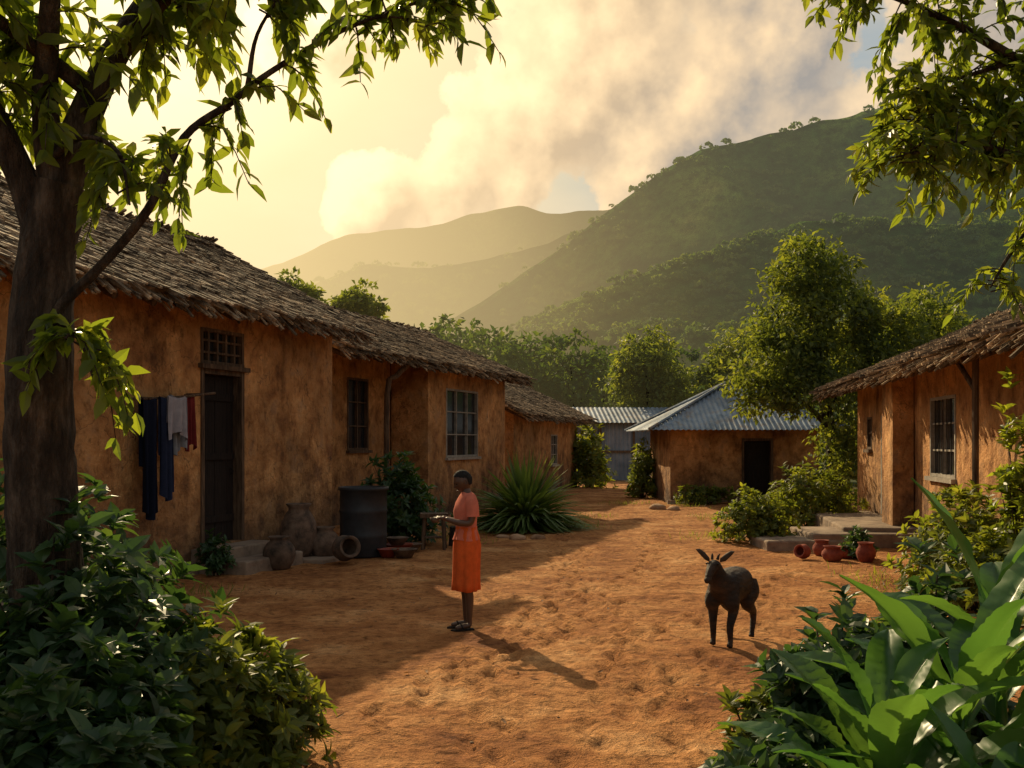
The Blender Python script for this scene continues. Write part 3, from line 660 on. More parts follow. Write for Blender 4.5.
br=[([(-2.56,5.5,2.95),(-2.68,5.45,3.35),(-2.85,5.35,3.75),(-3.2,5.2,4.3),(-3.5,5.1,5.0)],[.10,.08,.07,.05,.02]),
([(-2.5,5.5,3.2),(-2.36,5.5,3.65),(-2.2,5.6,4.1),(-2.0,5.8,4.6),(-1.7,6.0,5.2)],[.12,.09,.075,.055,.02]),
([(-2.5,5.5,3.2),(-2.52,5.4,3.7),(-2.4,5.2,4.2),(-2.3,5.0,4.9)],[.09,.07,.05,.02]),
([(-2.3,5.55,3.85),(-1.9,5.4,4.25),(-1.4,5.2,4.5),(-.9,5.1,4.6)],[.05,.035,.02,.01]),
([(-2.6,5.5,2.45),(-2.44,5.4,2.62),(-2.2,5.35,2.83),(-1.93,5.3,3.12),(-1.74,5.3,3.5),(-1.5,5.3,3.68),(-1.28,5.3,3.85),(-.9,5.3,4.07),(-.5,5.3,4.22),(-.22,5.3,4.3)],[.04,.03,.026,.024,.021,.019,.016,.013,.009,.005]),
([(-2.58,5.45,3.35),(-2.3,5.3,3.5),(-2.05,5.2,3.4),(-1.95,5.1,3.1)],[.025,.016,.011,.006]),
([(-2.55,5.35,2.3),(-2.4,5.25,2.5),(-2.25,5.2,2.42),(-2.15,5.15,2.2)],[.02,.014,.01,.006]),
([(-2.3,5.5,3.8),(-2.7,5.1,4.1),(-2.9,4.8,4.2)],[.05,.03,.01]),
([(-1.4,5.3,3.78),(-1.35,5.3,4.05),(-1.2,5.3,4.3)],[.015,.01,.006]),
([(-.9,5.3,4.07),(-.7,5.25,4.12),(-.45,5.2,4.08)],[.01,.007,.004])]
for p,r in br: tube(mbT,p,r,9,k=5,rough=.05)
sp=[smooth_path(p,8) for p,_ in br]
twigs(sp[0][14:],28,.5,12,.14,.03);twigs(sp[1][15:],34,.5,12,.14,.03);twigs(sp[2][11:],26,.5,12,.14,.03);twigs(sp[3][8:],34,.45,12,.14,.03)
twigs(sp[4][60:],16,.3,10,.12,.025);twigs(sp[4][44:58],6,.25,9,.12,.025);twigs(sp[4][28:42],9,.3,10,.12,.025,down=.8)
twigs(sp[5][12:],9,.26,10,.12,.026);twigs(sp[6][10:],13,.28,10,.12,.026,down=.6);twigs(sp[7][8:],12,.4,12,.14,.028);twigs(sp[8][4:],6,.25,9,.12,.025);twigs(sp[9][4:],6,.25,9,.12,.025)
par=empty('mango_tree',(-2.6,5.6,0));mbT.obj('trunk',BARK,par,smooth=True);mbL.obj('leaves',LEAF_A,par)
mbT=MB();mbL=MB()
tube(mbT,[(5.3,7.6,-.1),(5.2,7.5,1.5),(5.0,7.4,3),(4.8,7.3,4.3),(4.6,7.2,5.6)],[.22,.18,.15,.11,.05],12,k=4,rough=.06)
br=[([(4.9,7.4,3.5),(4.2,7.2,4.2),(3.5,7.1,4.65),(2.8,7.0,4.95),(2.2,6.9,5.08)],[.07,.05,.035,.02,.008]),
([(4.95,7.4,3.1),(4.2,7.2,3.6),(3.6,7.0,3.85),(3.1,6.9,3.95),(2.65,6.9,3.85)],[.06,.045,.03,.018,.007]),
([(4.2,7.2,3.6),(3.75,7.0,3.5),(3.45,6.9,3.2),(3.3,6.9,2.95)],[.03,.02,.014,.006]),
([(4.8,7.3,4.2),(4.0,7.0,4.8),(3.3,6.8,5.2),(2.7,6.6,5.5)],[.06,.04,.02,.01]),
([(3.6,7.1,4.6),(3.2,7.2,4.5),(2.8,7.2,4.4)],[.02,.014,.006]),
([(4.1,7.2,4.0),(3.6,7.2,4.2),(3.1,7.2,4.3),(2.8,7.2,4.15)],[.02,.014,.01,.006])]
for p,r in br: tube(mbT,p,r,8,k=5,rough=.05)
sp=[smooth_path(p,8) for p,_ in br]
twigs(sp[0][8:],48,.45,14,.11,.024);twigs(sp[1][7:],56,.42,14,.11,.024);twigs(sp[2][6:],16,.3,12,.10,.02,down=.5);twigs(sp[3][8:],36,.5,14,.11,.024);twigs(sp[4][3:],34,.4,12,.11,.024);twigs(sp[5][6:],42,.4,12,.11,.024)
par=empty('overhanging_tree',(5.3,7.6,0));mbT.obj('trunk',BARK,par,smooth=True);mbL.obj('leaves',LEAF_A,par)

def mkbush(name,items,mats):
    mb=MB()
    for i,(c,r,h,n,k,L,W) in enumerate(items): bush(mb,c,r,h,n,k,L,W,seed=i*3.3+len(name))
    mb.obj(name,mats)
mkbush('leafy_bush',[((-2.45,5.5),(.85,.7),1.3,430,9,.13,.034),((-2.95,6.6),(.8,.6),1.55,260,9,.13,.034),((-2.1,4.5),(.75,.6),.85,330,9,.13,.034)],[LEAF_B,BARK])
mkbush('leafy_bush',[((-1.68,5.55),(.48,.5),.85,300,9,.10,.022),((-1.42,5.9),(.34,.35),.62,160,9,.09,.02)],[LEAF_C,BARK])
mkbush('leafy_bush',[((1.62,5.05),(.45,.45),1.0,320,9,.10,.026),((1.18,4.35),(.36,.4),.5,240,9,.10,.026),((2.3,5.5),(.6,.5),1.1,240,9,.12,.028)],[LEAF_B,BARK])
mkbush('leafy_bush',[((1.40,5.5),(.26,.25),.66,120,9,.085,.02)],[LEAF_C,BARK])
mkbush('shrub',[((-2.05,18.2),(.8,.7),1.45,260,8,.16,.035)],[LEAF_B,BARK])
mkbush('shrub',[((-4.15,14.0),(.25,.25),.5,60,8,.1,.025)],[LEAF_B,BARK])
mkbush('shrub',[((4.45,18.4),(.7,.6),.85,420,8,.1,.024)],[LEAF_C,BARK])
mkbush('shrub',[((6.4,21.6),(1.1,.8),1.15,420,8,.13,.028),((5.3,20.3),(.5,.5),.7,160,8,.11,.024)],[LEAF_C,BARK])
mkbush('shrub',[((3.0,40),(1.0,1),2.3,260,8,.25,.05),((4.3,33),(.5,.6),1.7,200,8,.18,.04),((9.3,29.2),(.8,.6),1.1,200,8,.15,.03),((5.6,29.2),(.9,.4),.5,150,8,.12,.03)],[LEAF_C,BARK])
mkbush('shrub',[((5.75,12.6),(.75,1.0),1.15,420,9,.12,.028),((5.2,11.0),(.6,.6),.8,260,9,.11,.026),((5.3,9.4),(.7,.9),1.25,340,9,.12,.028)],[LEAF_C,BARK])
mkbush('shrub',[((5.55,10.9),(.3,.35),2.4,150,9,.12,.028)],[LEAF_A,BARK])
mkbush('shrub',[((5.5,15.9),(.3,.3),.38,80,8,.09,.022)],[LEAF_B,BARK])
# agave
mb=MB();c=np.array([.28,21.4,.12]);n=620
a=rng.random(n)*6.283;e=np.arcsin(np.clip(rng.random(n)*1.02-.02,-.02,1));L=1.25+.65*rng.random(n)
D=np.stack([np.cos(a)*np.cos(e),np.sin(a)*np.cos(e),np.sin(e)],-1)
st=[(0,.6),(.25,1),(.5,.9),(.75,.55),(1,.02)];S=nrm(np.cross(D,np.array([0,0,1.])));K=np.cross(S,D);V=[]
for t_,w in st:
    q=c+D*(L*t_)[:,None]+np.array([0,0,-1.])*(.42*L*t_**2.2*np.cos(e))[:,None]
    V+=[q-S*.05*w+K*.02*w,q,q+S*.05*w+K*.02*w]
V=np.stack(V,1);V[...,2]=np.maximum(V[...,2],.04);f=np.array([[i*3+j,i*3+j+1,i*3+j+4,i*3+j+3] for i in range(4) for j in range(2)])
mb.add(V,(f[None]+15*np.arange(n)[:,None,None]).reshape(-1,4));mb.obj('agave_plant',LEAF_AG)
# broad leaf plant
def bigleaf(mb,b,az,el,L,W,arch,mi=0):
    ns,nc=36,9;t_=np.linspace(0,1,ns);ps=[];p=np.array(b,float);th=el
    for i in range(ns):
        ps.append(p.copy());dr=np.array([math.cos(az)*math.cos(th),math.sin(az)*math.cos(th),math.sin(th)]);p=p+dr*L/ns;th-=arch/ns*(.4+1.2*t_[i])
    ps=np.array(ps);T=nrm(np.gradient(ps,axis=0));S=np.array([-math.sin(az),math.cos(az),0.]);K=np.cross(T,S);K*=np.sign(K[5,2]) if abs(K[5,2])>.01 else 1
    w=W*np.clip((np.clip((t_-.12)/.88,0,1)),0,1)**.7*(1-np.clip(t_,0,1)**2.2)**.9*1.75+.010
    c=np.linspace(-1,1,nc);V=np.zeros((ns,nc,3));ph=rng.random()*6
    for j,cc in enumerate(c):
        rib=.005*np.sin(t_*L/.035*6.283-abs(cc)*4)*(abs(cc)>.05)+.018*np.sin(t_*11+ph+cc)*abs(cc)**2
        V[:,j]=ps+S*(w*cc)[:,None]+K*(.30*w*abs(cc)**1.2+rib*np.clip(w/W,0,1)-(.006 if j==nc//2 else 0))[:,None]
    I=np.arange(ns*nc).reshape(ns,nc);mb.add(V.reshape(-1,3),np.stack([I[:-1,:-1],I[:-1,1:],I[1:,1:],I[1:,:-1]],-1).reshape(-1,4),mi)
for (x,y,h0,n,Lm,wf) in ((1.50,4.05,.62,24,.84,1.15),(1.92,4.3,.75,24,.95,1.2),(1.28,3.55,.25,14,.55,1),(1.75,3.6,.38,18,.68,1.1),(2.35,4.8,.9,18,1.0,1.2)):
    mb=MB()
    for i in range(n):
        az=i*2.4+rng.random()*.5;el=1.35-1.05*(i/n)+.1*rng.normal();zb=h0*(1-.8*i/n)
        bigleaf(mb,(x+.03*rng.normal(),y+.03*rng.normal(),zb),az,el,Lm*(.65+.4*rng.random()),(.072+.028*rng.random())*wf,.5+.7*rng.random())
    tube(mb,[(x,y,-.05),(x,y,h0)],[.035,.025],8,0);mb.obj('broad_leaf_plant',LEAF_BIG,smooth=True)

# mid right tree
par=empty('shade_tree',(8.8,27,0));mb=MB()
for p,r in (([(8.9,27,-.1),(8.7,27,1.5),(8.4,27,3.2),(8.1,27,5.5),(8.0,27,7)],[.24,.2,.16,.09,.03]),([(8.6,27,2.2),(7.8,26.8,2.9),(6.9,26.6,3.4)],[.09,.06,.03]),([(8.5,27,2.8),(9.4,27.2,3.7),(10.3,27.4,4.8)],[.1,.07,.03]),([(8.3,27,4),(7.5,27,4.8),(7,27,5.5)],[.06,.04,.02])): tube(mb,p,r,8,k=4,rough=.06)
mb.obj('trunk',BARK,par,smooth=True);mb=MB()
crown(mb,[((8.1,27,6.5),(1.15,1.1,1.1)),((8.3,27,5.1),(1.75,1.5,1.3)),((7.1,26.7,4.3),(1.1,1,.8)),((6.6,26.6,3.3),(1.1,.9,.65)),((10.4,27.5,4.9),(1.3,1.2,.9)),((9.6,27.2,3.7),(1.5,1.2,.9)),((8.1,26.5,3.2),(1.3,1,.8)),((9,26.3,1.7),(1.2,.8,1)),((11.6,28,5.3),(.9,1,.8))],24000,.16,.045,clump=.42,per=55)
mb.obj('leaves',LEAF_TREE,par)
for i,(x,y,H_,R_) in enumerate(((-7.4,36,8.3,1.1),(-5.5,38,8.0,1.1))):
    mb=MB();tree(mb,(x,y),H_,R_,5000,.22,.07,.16,clump=.3,tall=.4,seed=i);mb.obj('tree',[LEAF_TREE,BARK])
for i,(x,y,H_,R_) in enumerate(((7.2,52,8,2.3),(11.5,50,7.6,2.3),(16.8,41,8.7,2.6))):
    mb=MB();tree(mb,(x,y),H_,R_,7500,.26,.08,.2,clump=.5,tall=.75,seed=i+20);mb.obj('tree',[LEAF_TREE,BARK])
mb=MB();r3=np.random.default_rng(3)
for i,(px,ty,Yd) in enumerate([(425,312,70),(455,306,66),(485,316,72),(512,322,64),(545,326,70),(578,324,66),(605,332,74),(640,345,80),(690,340,76),(745,345,70),(395,325,78),(350,320,80),(300,330,85),(790,330,80),(850,335,85),(960,330,80),(1010,320,75),(1080,310,80),(240,330,80),(180,330,80)]):
    H_=(440-ty)*Yd/1000+1.9;tree(mb,((px-512)*Yd/1000,Yd),H_,H_*.38,2600,.42,.14,.16,clump=.85,tall=.85,seed=i+40)
for i in range(60):
    Yd=r3.uniform(60,125);x=r3.uniform(-.55,.65)*Yd;H_=r3.uniform(3.5,8);tree(mb,(x,Yd),H_,H_*.5,650,.6,.2,.12,clump=.9,tall=.9,seed=i+80)
mb.obj('distant_trees',[LEAF_FAR,BARK])
mb=MB()
for i in range(46):
    x=r3.uniform(-9,22);y=r3.uniform(50,58)
    if 1.5<x<9 and y<54: continue
    bush(mb,(x,y),(1.3,1.1),r3.uniform(1.2,2.4),70,7,.34,.08,seed=i,stems=False)
mb.obj('undergrowth',[LEAF_FAR,BARK])

# pebbles / dry leaves / weeds
mb=MB();bm=bmesh.new();bmesh.ops.create_icosphere(bm,subdivisions=2,radius=1);iv=np.array([v.co[:] for v in bm.verts]);iff=np.array([[v.index for v in f.verts] for f in bm.faces]);bm.free()
n=600;x=rng.uniform(-4,5,n);y=3.5+rng.random(n)**1.3*26;s=.004+.009*rng.random(n)**4+.003*rng.random(n)
big=[(.1,19.2,.14),(-.2,19.6,.1),(.5,19.3,.12),(4.0,27.5,.2),(4.4,27.2,.14)]
x=np.append(x,[b[0] for b in big]);y=np.append(y,[b[1] for b in big]);s=np.append(s,[b[2] for b in big]);n=len(x)
sc3=s[:,None]*np.stack([1+.4*rng.random(n),1+.4*rng.random(n),.45+.3*rng.random(n)],-1)
V=iv[None]*(1+.25*(rng.random((n,len(iv),1))-.5))*sc3[:,None]+np.stack([x,y,gz(x,y)+s*.1],-1)[:,None]
mb.add(V,(iff[None]+len(iv)*np.arange(n)[:,None,None]).reshape(-1,3));mb.obj('stones',pmat('pebble',[(.2,.11,.06),(.34,.2,.11),(.4,.26,.16)],scale=5,island=.4),smooth=True)
mb=MB();n=260;x=rng.uniform(-3.5,4.5,n);y=4+rng.random(n)*16;P=np.stack([x,y,gz(x,y)+.012],-1);a=rng.random(n)*6.28
leaves(mb,P,np.stack([np.cos(a),np.sin(a),.1*rng.normal(size=n)],-1),np.tile([0,0,1.],(n,1))+.3*rng.normal(size=(n,3)),.04+.04*rng.random(n),.012,droop=-.2);mb.obj('fallen_leaves',DRYLEAF)
mb=MB();n=1300
cs=np.array([(-2.6,17.3),(-1.2,18.6),(-.8,20.5),(1.4,21.5),(1.7,24),(3.8,19.2),(4.9,24),(-3.2,9.2),(4.9,13.4),(3.4,30),(5,28.6),(-3.9,12.2),(4.8,12.2),(-1.6,19.3)])
k=rng.integers(len(cs),size=n);xy=cs[k]+rng.normal(size=(n,2))*.35;P=np.stack([xy[:,0],xy[:,1],gz(xy[:,0],xy[:,1])],-1)
D=np.stack([rng.normal(size=n)*.5,rng.normal(size=n)*.5,np.ones(n)],-1);leaves(mb,P,D,rng.normal(size=(n,3)),.08+.12*rng.random(n),.006,droop=.3,lite=True);mb.obj('grass_tufts',LEAF_C)

# ---------------------------------------------------------------- skinned figures
def skinned(name,V,E,R,mat,par,sub=2,root=0):
    me=bpy.data.meshes.new(name);me.from_pydata([tuple(v) for v in V],E,[]);ob=bpy.data.objects.new(name,me);sc.collection.objects.link(ob)
    md=ob.modifiers.new('Skin','SKIN');md.use_smooth_shade=True;md.branch_smoothing=.4
    for i,r in enumerate(R):
        d_=me.skin_vertices[0].data[i];d_.radius=r if isinstance(r,tuple) else (r,r);d_.use_root=(i==root)
    if sub:
        s_=ob.modifiers.new('Sub','SUBSURF');s_.levels=sub;s_.render_levels=sub
    me.materials.append(mat);ob.parent=par;return ob
SKIN=pmat('dark_skin',[(.075,.038,.023),(.11,.056,.035)],scale=10,rough=.42,bump=.05,big=.1,spec=.5)
HAIR=pmat('black_hair',[(.006,.005,.005),(.014,.012,.01)],scale=60,rough=.8,bump=1,bscale=120,bdist=.01)
CORAL=cloth('coral_cloth',(.68,.19,.12));ORANGE=cloth('orange_cloth',(.72,.13,.03))
EYE=pmat('eye_dark',[(.01,.008,.007),(.02,.015,.01)],rough=.2,bump=0);LIP=pmat('lips',[(.09,.03,.025),(.12,.04,.03)],bump=.02,rough=.5)
wx,wy=-.46,10.1
W_=empty('woman',(wx,wy,float(gz(wx,wy))+.012),False,rot=math.radians(196))
V=[(0,0,.87),(0,0,1.0),(.005,0,1.17),(-.015,0,1.32),(.0,0,1.40),(.02,0,1.44)];R=[(.13,.12),(.105,.1),(.12,.105),(.07,.06),.045,.045];E=[(0,1),(1,2),(2,3),(3,4),(4,5)]
for s in (1,-1):
    b=len(V);V+=[(-.01,s*.14,1.305),(-.02,s*.185,1.19),(-.0,s*.195,1.07),(.12,s*.15,1.08),(.235,s*.065,1.12)];R+=[.055,.046,.037,.035,.024];E+=[(3,b),(b,b+1),(b+1,b+2),(b+2,b+3),(b+3,b+4)]
    b=len(V);V+=[(0,s*.085,.78),(.01,s*.085,.62),(.012,s*.08,.46),(-.015,s*.078,.32),(-.012,s*.075,.09),(-.02,s*.075,.045),(.07,s*.085,.035),(.14,s*.095,.022)]
    R+=[.085,.07,.05,.048,.029,.032,.03,.022];E+=[(0,b),(b,b+1),(b+1,b+2),(b+2,b+3),(b+3,b+4),(b+4,b+5),(b+5,b+6),(b+6,b+7)]
skinned('body',V,E,R,SKIN,W_)
for s in (1,-1):
    w=np.array((.235,s*.065,1.12));fd=nrm(np.array([.85,-s*.45,.15]));pn=nrm(np.array([0.2,-s*.3,-.9]));ac=nrm(np.cross(fd,pn))
    pv=[w,w+fd*.035,w+fd*.07];skinned('palm',pv,[(0,1),(1,2)],[(.022,.02),(.030,.014),(.032,.012)],SKIN,W_)
    for i,(o_,l) in enumerate(((-.026,.062),(-.009,.07),(.009,.066),(.025,.052))):
        a=w+fd*.055+ac*o_;b=a+nrm(fd+pn*.25)*l*.5;c=b+nrm(fd*.6+pn*.9)*l*.35;e=c+nrm(fd*.05+pn)*l*.28
        skinned('finger_%d'%(i+1),[a,b,c,e],[(0,1),(1,2),(2,3)],[.0085,.008,.007,.006],SKIN,W_,sub=1)
    a=w+fd*.025-ac*.02;b=a+nrm(fd*.6-ac*.8+pn*.3)*.035;c=b+nrm(fd+pn*.5)*.03;skinned('thumb',[a,b,c],[(0,1),(1,2)],[.011,.0095,.007],SKIN,W_,sub=1)
mb=MB();lathe(mb,(.325,0,1.075),[(0,0),(.025,0),(.045,.025),(.05,.05),(.045,.05),(.02,.02),(0,.02)],20);mb.obj('small_bowl',POT,W_,smooth=True)
def headmesh():
    n1,n2=56,44;ph=np.arange(n1)*2*np.pi/n1;th=np.linspace(0,np.pi,n2);PH,TH=np.meshgrid(ph,th)
    x=np.cos(PH)*np.sin(TH);y=np.sin(PH)*np.sin(TH);z=np.cos(TH)
    X=x*.094;Y=y*.073;Z=z*.112
    lo=np.clip(-z,0,1);Y=Y*(1-.30*lo**1.5);X=np.where(x>0,X*(1-.10*lo),X*(1-.38*lo));
    fr=np.clip(x,0,1)
    g=lambda cy,cz,sy,sz:np.exp(-((Y-cy)/sy)**2-((Z-cz)/sz)**2)*(x>0)
    X=X+fr*(.020*g(0,-.022,.011,.016)+.009*g(0,-.002,.008,.018)-.011*g(.03,.004,.016,.012)-.011*g(-.03,.004,.016,.012)+.005*g(0,.024,.05,.009)+.009*g(0,-.054,.020,.006)+.008*g(0,-.066,.018,.006)-.004*g(0,-.0605,.022,.002)+.010*g(0,-.092,.02,.014)+.004*g(.042,-.02,.018,.016)+.004*g(-.042,-.02,.018,.016))
    return X,Y,Z,x,n1,n2
X_,Y_,Z_,xx,n1,n2=headmesh();ht=Matrix.Translation((.035,0,1.485))@Matrix.Rotation(math.radians(24),4,'Y');hm=np.array(ht)
def tf(P): P=np.asarray(P,float).reshape(-1,3);return P@hm[:3,:3].T+hm[:3,3]
I=np.arange(n1*n2).reshape(n2,n1);q=np.stack([I[:-1],np.roll(I[:-1],-1,1),np.roll(I[1:],-1,1),I[1:]],-1).reshape(-1,4)
mb=MB();mb.add(tf(np.stack([X_,Y_,Z_],-1)),q)
for s in (1,-1):
    t_=np.linspace(0,6.28,14);tube(mb,tf(np.stack([-.008+.013*np.cos(t_),np.full(14,s*.074),-.006+.026*np.sin(t_)],-1)),.006,6)
mb.obj('head',SKIN,W_,smooth=True)
mb=MB();P=np.stack([X_*1.07,Y_*1.08,Z_*1.06],-1).reshape(-1,3)*(1+.02*rng.random((n1*n2,1)));cc=P[q].mean(1);k=(cc[:,2]>.045+.55*np.clip(cc[:,0],-1,1)*1.0)&(cc[:,2]>-.05)|((cc[:,0]<-.03)&(cc[:,2]>-.055))
k&=~((cc[:,0]>.055)&(cc[:,2]<.06));mb.add(tf(P),q[k]);mb.obj('hair',HAIR,W_,smooth=True)
mb=MB()
for s in (1,-1): 
    lathe(mb,tf((.0775,s*.03,.004-.009))[0],[(0,0),(.006,.002),(.009,.009),(.006,.016),(0,.018)],12)
mb.obj('eyes',EYE,W_,smooth=True)
mb=MB();tube(mb,tf([(.086,-.018,-.0605),(.0955,0,-.0585),(.086,.018,-.0605)]),[.002,.0045,.002],6,k=3);tube(mb,tf([(.084,-.016,-.066),(.0935,0,-.068),(.084,.016,-.066)]),[.002,.005,.002],6,k=3);mb.obj('mouth',LIP,W_,smooth=True)
def loft(mb,rings,n=56,mi=0):
    V=[];an=np.arange(n)*2*np.pi/n
    for (cx,cy,z,rx,ry,fa,ff) in rings:
        r=1+fa*np.sin(an*ff+z*3)+fa*.5*np.sin(an*(ff*2-1)+2+z*5)
        V.append(np.stack([cx+rx*r*np.cos(an),cy+ry*r*np.sin(an),z+.006*np.sin(an*3)],-1))
    V=np.concatenate(V);m_=len(rings);mb.add(V,[[i*n+j,i*n+(j+1)%n,(i+1)*n+(j+1)%n,(i+1)*n+j] for i in range(m_-1) for j in range(n)],mi)
mb=MB();loft(mb,[(0,0,1.375,.05,.062,0,3),(-.005,0,1.36,.065,.10,0,3),(-.01,0,1.335,.082,.15,.01,3),(0,0,1.28,.105,.168,.015,5),(.012,0,1.19,.118,.162,.02,5),(.01,0,1.1,.11,.15,.025,6),(.0,0,1.02,.102,.14,.03,7),(0,0,.95,.118,.155,.035,8),(.002,0,.90,.134,.168,.045,8)]);
for s in (1,-1):
    pts=[(-.012,s*.12,1.32),(-.015,s*.165,1.27),(-.018,s*.19,1.2),(-.018,s*.197,1.14)];tube(mb,pts,[.06,.066,.064,.066],18,k=3)
mb.obj('dress_top',CORAL,W_,smooth=True)
mb=MB();loft(mb,[(0,0,1.03,.105,.143,.01,9),(0,0,.99,.106,.146,.02,9),(0,0,.93,.122,.162,.025,9),(-.005,0,.84,.136,.172,.035,9),(0,0,.7,.134,.168,.045,9),(.005,0,.56,.132,.164,.06,9),(.008,0,.46,.134,.164,.07,9),(.01,0,.39,.138,.166,.08,9),(.01,0,.388,.13,.158,.08,9),(0,0,.5,.115,.145,.06,9)]);mb.obj('skirt',ORANGE,W_,smooth=True)
mb=MB()
for s in (1,-1):
    y0=s*.083;o=[(-.055,y0-.03),(-.055,y0+.03),(.05,y0+.042),(.15,y0+.052),(.185,y0+.01),(.15,y0-.03),(.05,y0-.035)]
    n=len(o);mb.add([(a,b,-.012) for a,b in o]+[(a,b,.012) for a,b in o],[[i,(i+1)%n,n+(i+1)%n,n+i] for i in range(n)]);mb.add([(a,b,.012) for a,b in o],[list(range(n))])
    tube(mb,[(.06,y0-.035,.015),(.08,y0+.005,.065),(.06,y0+.042,.015)],.008,6,k=3)
mb.obj('sandals',DARKWOOD,W_)

# goat
FUR=pmat('goat_fur',[(.009,.006,.005),(.032,.019,.012),(.075,.043,.025)],scale=6,rough=.6,bump=.9,bscale=80,bdist=.012,big=.4,bigscale=4,stretch=(1,1,2))
FURL=pmat('goat_fur_light',[(.03,.019,.013),(.075,.047,.03)],scale=8,rough=.7,bump=.5,bscale=90,bdist=.008)
gx,gy=2.0,9.2
G_=empty('goat',(gx,gy,float(gz(gx,gy))),False,rot=math.radians(238));G_.scale=(1.12,)*3
V=[(-.02,0,.465),(.15,0,.48),(.24,0,.545),(.295,0,.625),(.335,0,.69),(.385,0,.69),(.45,0,.635),(.495,0,.585),(-.2,0,.485),(-.31,0,.50),(-.39,0,.54),(-.42,0,.47)]
R=[(.155,.16),(.14,.15),(.09,.10),(.062,.07),(.052,.056),(.048,.052),(.036,.039),(.026,.028),(.145,.15),(.11,.12),(.028,.03),.014]
E=[(0,1),(1,2),(2,3),(3,4),(4,5),(5,6),(6,7),(0,8),(8,9),(9,10),(10,11)]
body=skinned('body',V,E,R,FUR,G_)
LV=[]
for s in (1,-1):
    k_=.035 if s>0 else -.01
    for ch,rr in (([(.15,s*.05,.45),(.17,s*.08,.37),(.15,s*.085,.30),(.17+k_,s*.08,.185),(.165+k_,s*.08,.065),(.185+k_,s*.08,.02)],[.085,.068,.044,.030,.022,.028]),
                  ([(-.24,s*.05,.47),(-.23,s*.085,.41),(-.18,s*.09,.32),(-.31-k_,s*.085,.215),(-.28-k_,s*.085,.065),(-.26-k_,s*.085,.02)],[.11,.09,.060,.030,.022,.028])):
        mbx=MB();tube(mbx,ch,rr,14,k=6);LV.append(mbx)
dg=bpy.context.evaluated_depsgraph_get();dg.update();em=bpy.data.meshes.new_from_object(body.evaluated_get(dg))
bv_=np.array([v.co[:] for v in em.vertices]);J=MB()
quads=[list(p_.vertices) for p_ in em.polygons if len(p_.vertices)==4];tris=[list(p_.vertices) for p_ in em.polygons if len(p_.vertices)==3]
J.add(bv_,quads)
if tris: J.f.append(np.array(tris));J.m.append(np.zeros(len(tris)))
for mbx in LV:
    off=J.n
    for v_ in mbx.v: J.v.append(v_)
    for f_ in mbx.f: J.f.append(f_+off)
    for m_ in mbx.m: J.m.append(m_)
    J.n+=mbx.n
bpy.data.objects.remove(body)
ob=J.obj('body',FUR,G_,smooth=True)
r_=ob.modifiers.new('Remesh','REMESH');r_.mode='VOXEL';r_.voxel_size=.009;r_.use_smooth_shade=True
s_=ob.modifiers.new('Smooth','SMOOTH');s_.factor=.5;s_.iterations=5
for s in (1,-1):
    mb=MB();pts=np.array([(.335,s*.045,.725),(.325,s*.085,.75),(.325,s*.13,.785),(.33,s*.16,.80)]);w=[.016,.03,.022,.004];V=[]
    for p_,w_ in zip(pts,w):
        for j in range(8):
            a=j*math.pi/4;V.append((p_[0]+.008*math.cos(a)*(w_>.01),p_[1],p_[2]+w_*math.sin(a)))
    mb.add(V,[[i*8+j,i*8+(j+1)%8,(i+1)*8+(j+1)%8,(i+1)*8+j] for i in range(3) for j in range(8)]);mb.obj('ear',FURL,G_,smooth=True)
    mb=MB();tube(mb,[(.335,s*.022,.73),(.322,s*.026,.758),(.305,s*.032,.772)],[.013,.010,.003],8,k=4);mb.obj('horn',DARKWOOD,G_,smooth=True)
    mb=MB();lathe(mb,(.385,s*.047,.70),[(0,-.01),(.008,-.006),(.01,0),(.008,.006),(0,.01)],10);mb.obj('eye',EYE,G_,smooth=True)
mb=MB();tube(mb,[(.455,0,.60),(.45,0,.565),(.44,0,.54)],[.014,.011,.003],7,k=2);mb.obj('beard',FUR,G_)
mb=MB();tube(mb,[(.475,0,.602),(.50,0,.580),(.512,0,.568)],[.027,.026,.014],12,k=4);mb.obj('muzzle',FURL,G_,smooth=True)

# ---------------------------------------------------------------- light
el,az=math.radians(30),math.radians(24)
sv=Vector((-math.sin(az)*math.cos(el),math.cos(az)*math.cos(el),math.sin(el)))
L=bpy.data.lights.new('sun','SUN');L.energy=5;L.angle=math.radians(.6);L.color=(1,.78,.46)
lo=bpy.data.objects.new('sun',L);sc.collection.objects.link(lo);lo.rotation_euler=sv.to_track_quat('Z','Y').to_euler();lo.location=(-20,40,30)
w=bpy.data.worlds.new('World');sc.world=w;w.use_nodes=True;t=NT(w)
tc=t.n('ShaderNodeTexCoord').outputs['Generated']
sky=t.n('ShaderNodeTexSky',sky_type='NISHITA',sun_disc=False,sun_elevation=el,sun_rotation=-az,dust_density=2,air_density=1.2,ozone_density=1).outputs[0]
dot=t.n('ShaderNodeVectorMath',{0:tc,1:tuple(sv)},operation='DOT_PRODUCT').outputs['Value']
sepz=t.n('ShaderNodeSeparateXYZ',{0:tc}).outputs[2]
base=t.ramp(dot,[(.0,(.38,.35,.31)),(.55,(.34,.35,.36)),(.72,(.27,.36,.44)),(.83,(.42,.47,.46)),(.90,(.88,.72,.44)),(.95,(1.12,.86,.47)),(1,(1.6,1.35,.85))])
hz=t.math('SUBTRACT',1,t.math('MULTIPLY',sepz,3.6),True)
base=t.mix(t.math('MULTIPLY',hz,.75),base,t.ramp(dot,[(.5,(.55,.46,.36)),(.75,(.86,.66,.38)),(.88,(1.08,.76,.37)),(.95,(1.15,.82,.40))]))
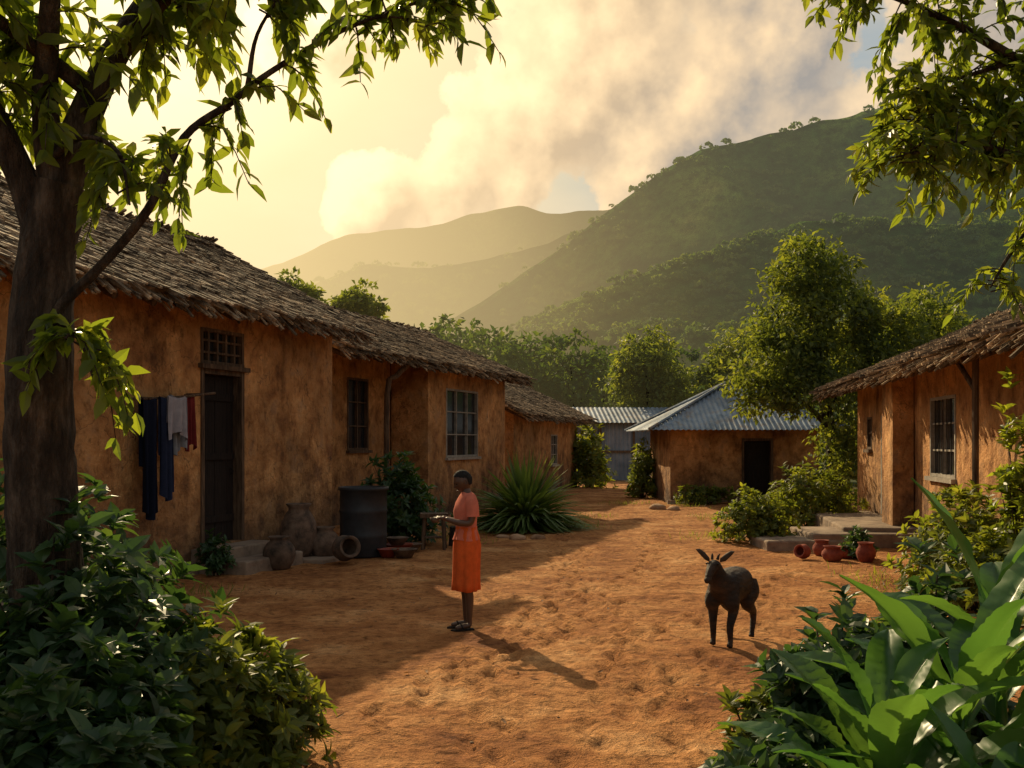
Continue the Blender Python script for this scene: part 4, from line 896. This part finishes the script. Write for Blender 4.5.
# cumulus bank: lobes given as (azimuth, elevation, angular radius) in degrees on the sky sphere, broken up by noise
lobes=[(6.0,20.5,6.2),(2.0,17.5,5.0),(10.5,17.8,6.0),(3.0,24.5,5.5),(15.5,20.5,5.5),(-3.5,14.8,3.2),(7.5,15.0,4.0),(.5,14.2,3.2),(-7.5,13.2,2.6),(20.0,17.0,5.0),
(-11,22.5,3.2),(25,22,6),(12,26,6),(-34,16,6),(-41,20,7),(36,16,7),(47,20,8),(65,15,8),(-70,18,9)]
def cdens(vec,dt):
    nz_=t.n('ShaderNodeTexNoise',{'Vector':vec,'Scale':8.5,'Detail':dt,'Roughness':.55}).outputs[0]
    acc=None
    for a_,e_,r_ in lobes:
        a_,e_,r_=[math.radians(v_) for v_ in (a_,e_,r_)]
        c_=(math.sin(a_)*math.cos(e_),math.cos(a_)*math.cos(e_),math.sin(e_))
        dd_=t.n('ShaderNodeVectorMath',{0:vec,1:c_},operation='DISTANCE').outputs['Value']
        v_=t.math('SUBTRACT',1,t.math('DIVIDE',dd_,r_))
        acc=v_ if acc is None else t.n('ShaderNodeMath',{0:acc,1:v_,2:.25},operation='SMOOTH_MAX').outputs[0]
    acc=t.math('MAXIMUM',acc,-.7)
    return t.math('ADD',acc,t.math('MULTIPLY',t.math('SUBTRACT',nz_,.5),3.0))
d1=cdens(tc,8);off=t.vm('ADD',tc,(-.016,0,.018)).outputs[0];d2=cdens(off,5)
mask=t.ramp(t.math('ADD',d1,.5),[(.46,(0,0,0)),(.56,(.8,.8,.8)),(.75,(1,1,1))])
lit=t.math('ADD',t.math('MULTIPLY',t.math('SUBTRACT',d1,d2),1.05),.36,True)
edge=t.ramp(t.math('MULTIPLY',d1,.6),[(.02,(1,1,1)),(.30,(0,0,0))])
lit=t.math('ADD',lit,t.math('MULTIPLY',edge,.30),True)
ccol=t.mix(lit,t.ramp(dot,[(.6,(.24,.235,.25)),(.80,(.38,.34,.30)),(.88,(.66,.48,.29)),(.94,(.95,.68,.36)),(1,(1.05,.8,.45))]),t.ramp(dot,[(.6,(.90,.72,.50)),(.83,(1.2,.85,.47)),(.92,(1.45,1.05,.58)),(1,(1.7,1.4,.9))]))
# thin veil of high cloud everywhere
vn_=t.n('ShaderNodeTexNoise',{'Vector':t.vm('MULTIPLY',tc,(1,1,2.5)).outputs[0],'Scale':3.0,'Detail':5,'Roughness':.55}).outputs[0]
veil=t.ramp(vn_,[(.46,(0,0,0)),(.66,(.6,.6,.6))])
base=t.mix(veil,base,t.ramp(dot,[(.6,(.50,.46,.42)),(.85,(.90,.72,.46)),(.95,(1.2,.92,.52))]))
col=t.mix(t.math('MULTIPLY',mask,.95),base,ccol)
col=t.mix(1,col,(10,10,10,1),'MULTIPLY')
f=t.math('MULTIPLY',t.math('ADD',dot,.2),1.25,True)
skyt=t.mix(1,sky,(1,.9,.75,1),'MULTIPLY')
fin=t.mix(t.math('ADD',t.math('MULTIPLY',f,.45),.5),skyt,col)
bg=t.n('ShaderNodeBackground',{'Color':fin,'Strength':.105})
t.n('ShaderNodeOutputWorld',{0:bg.outputs[0]})

cam=bpy.data.cameras.new('camera');co=bpy.data.objects.new('camera',cam);sc.collection.objects.link(co)
co.location=(0,0,1.9);co.rotation_euler=(math.radians(90),0,0);cam.sensor_width=36;cam.lens=36*1000/1024;cam.shift_y=56/1024;cam.clip_end=6000
sc.camera=co
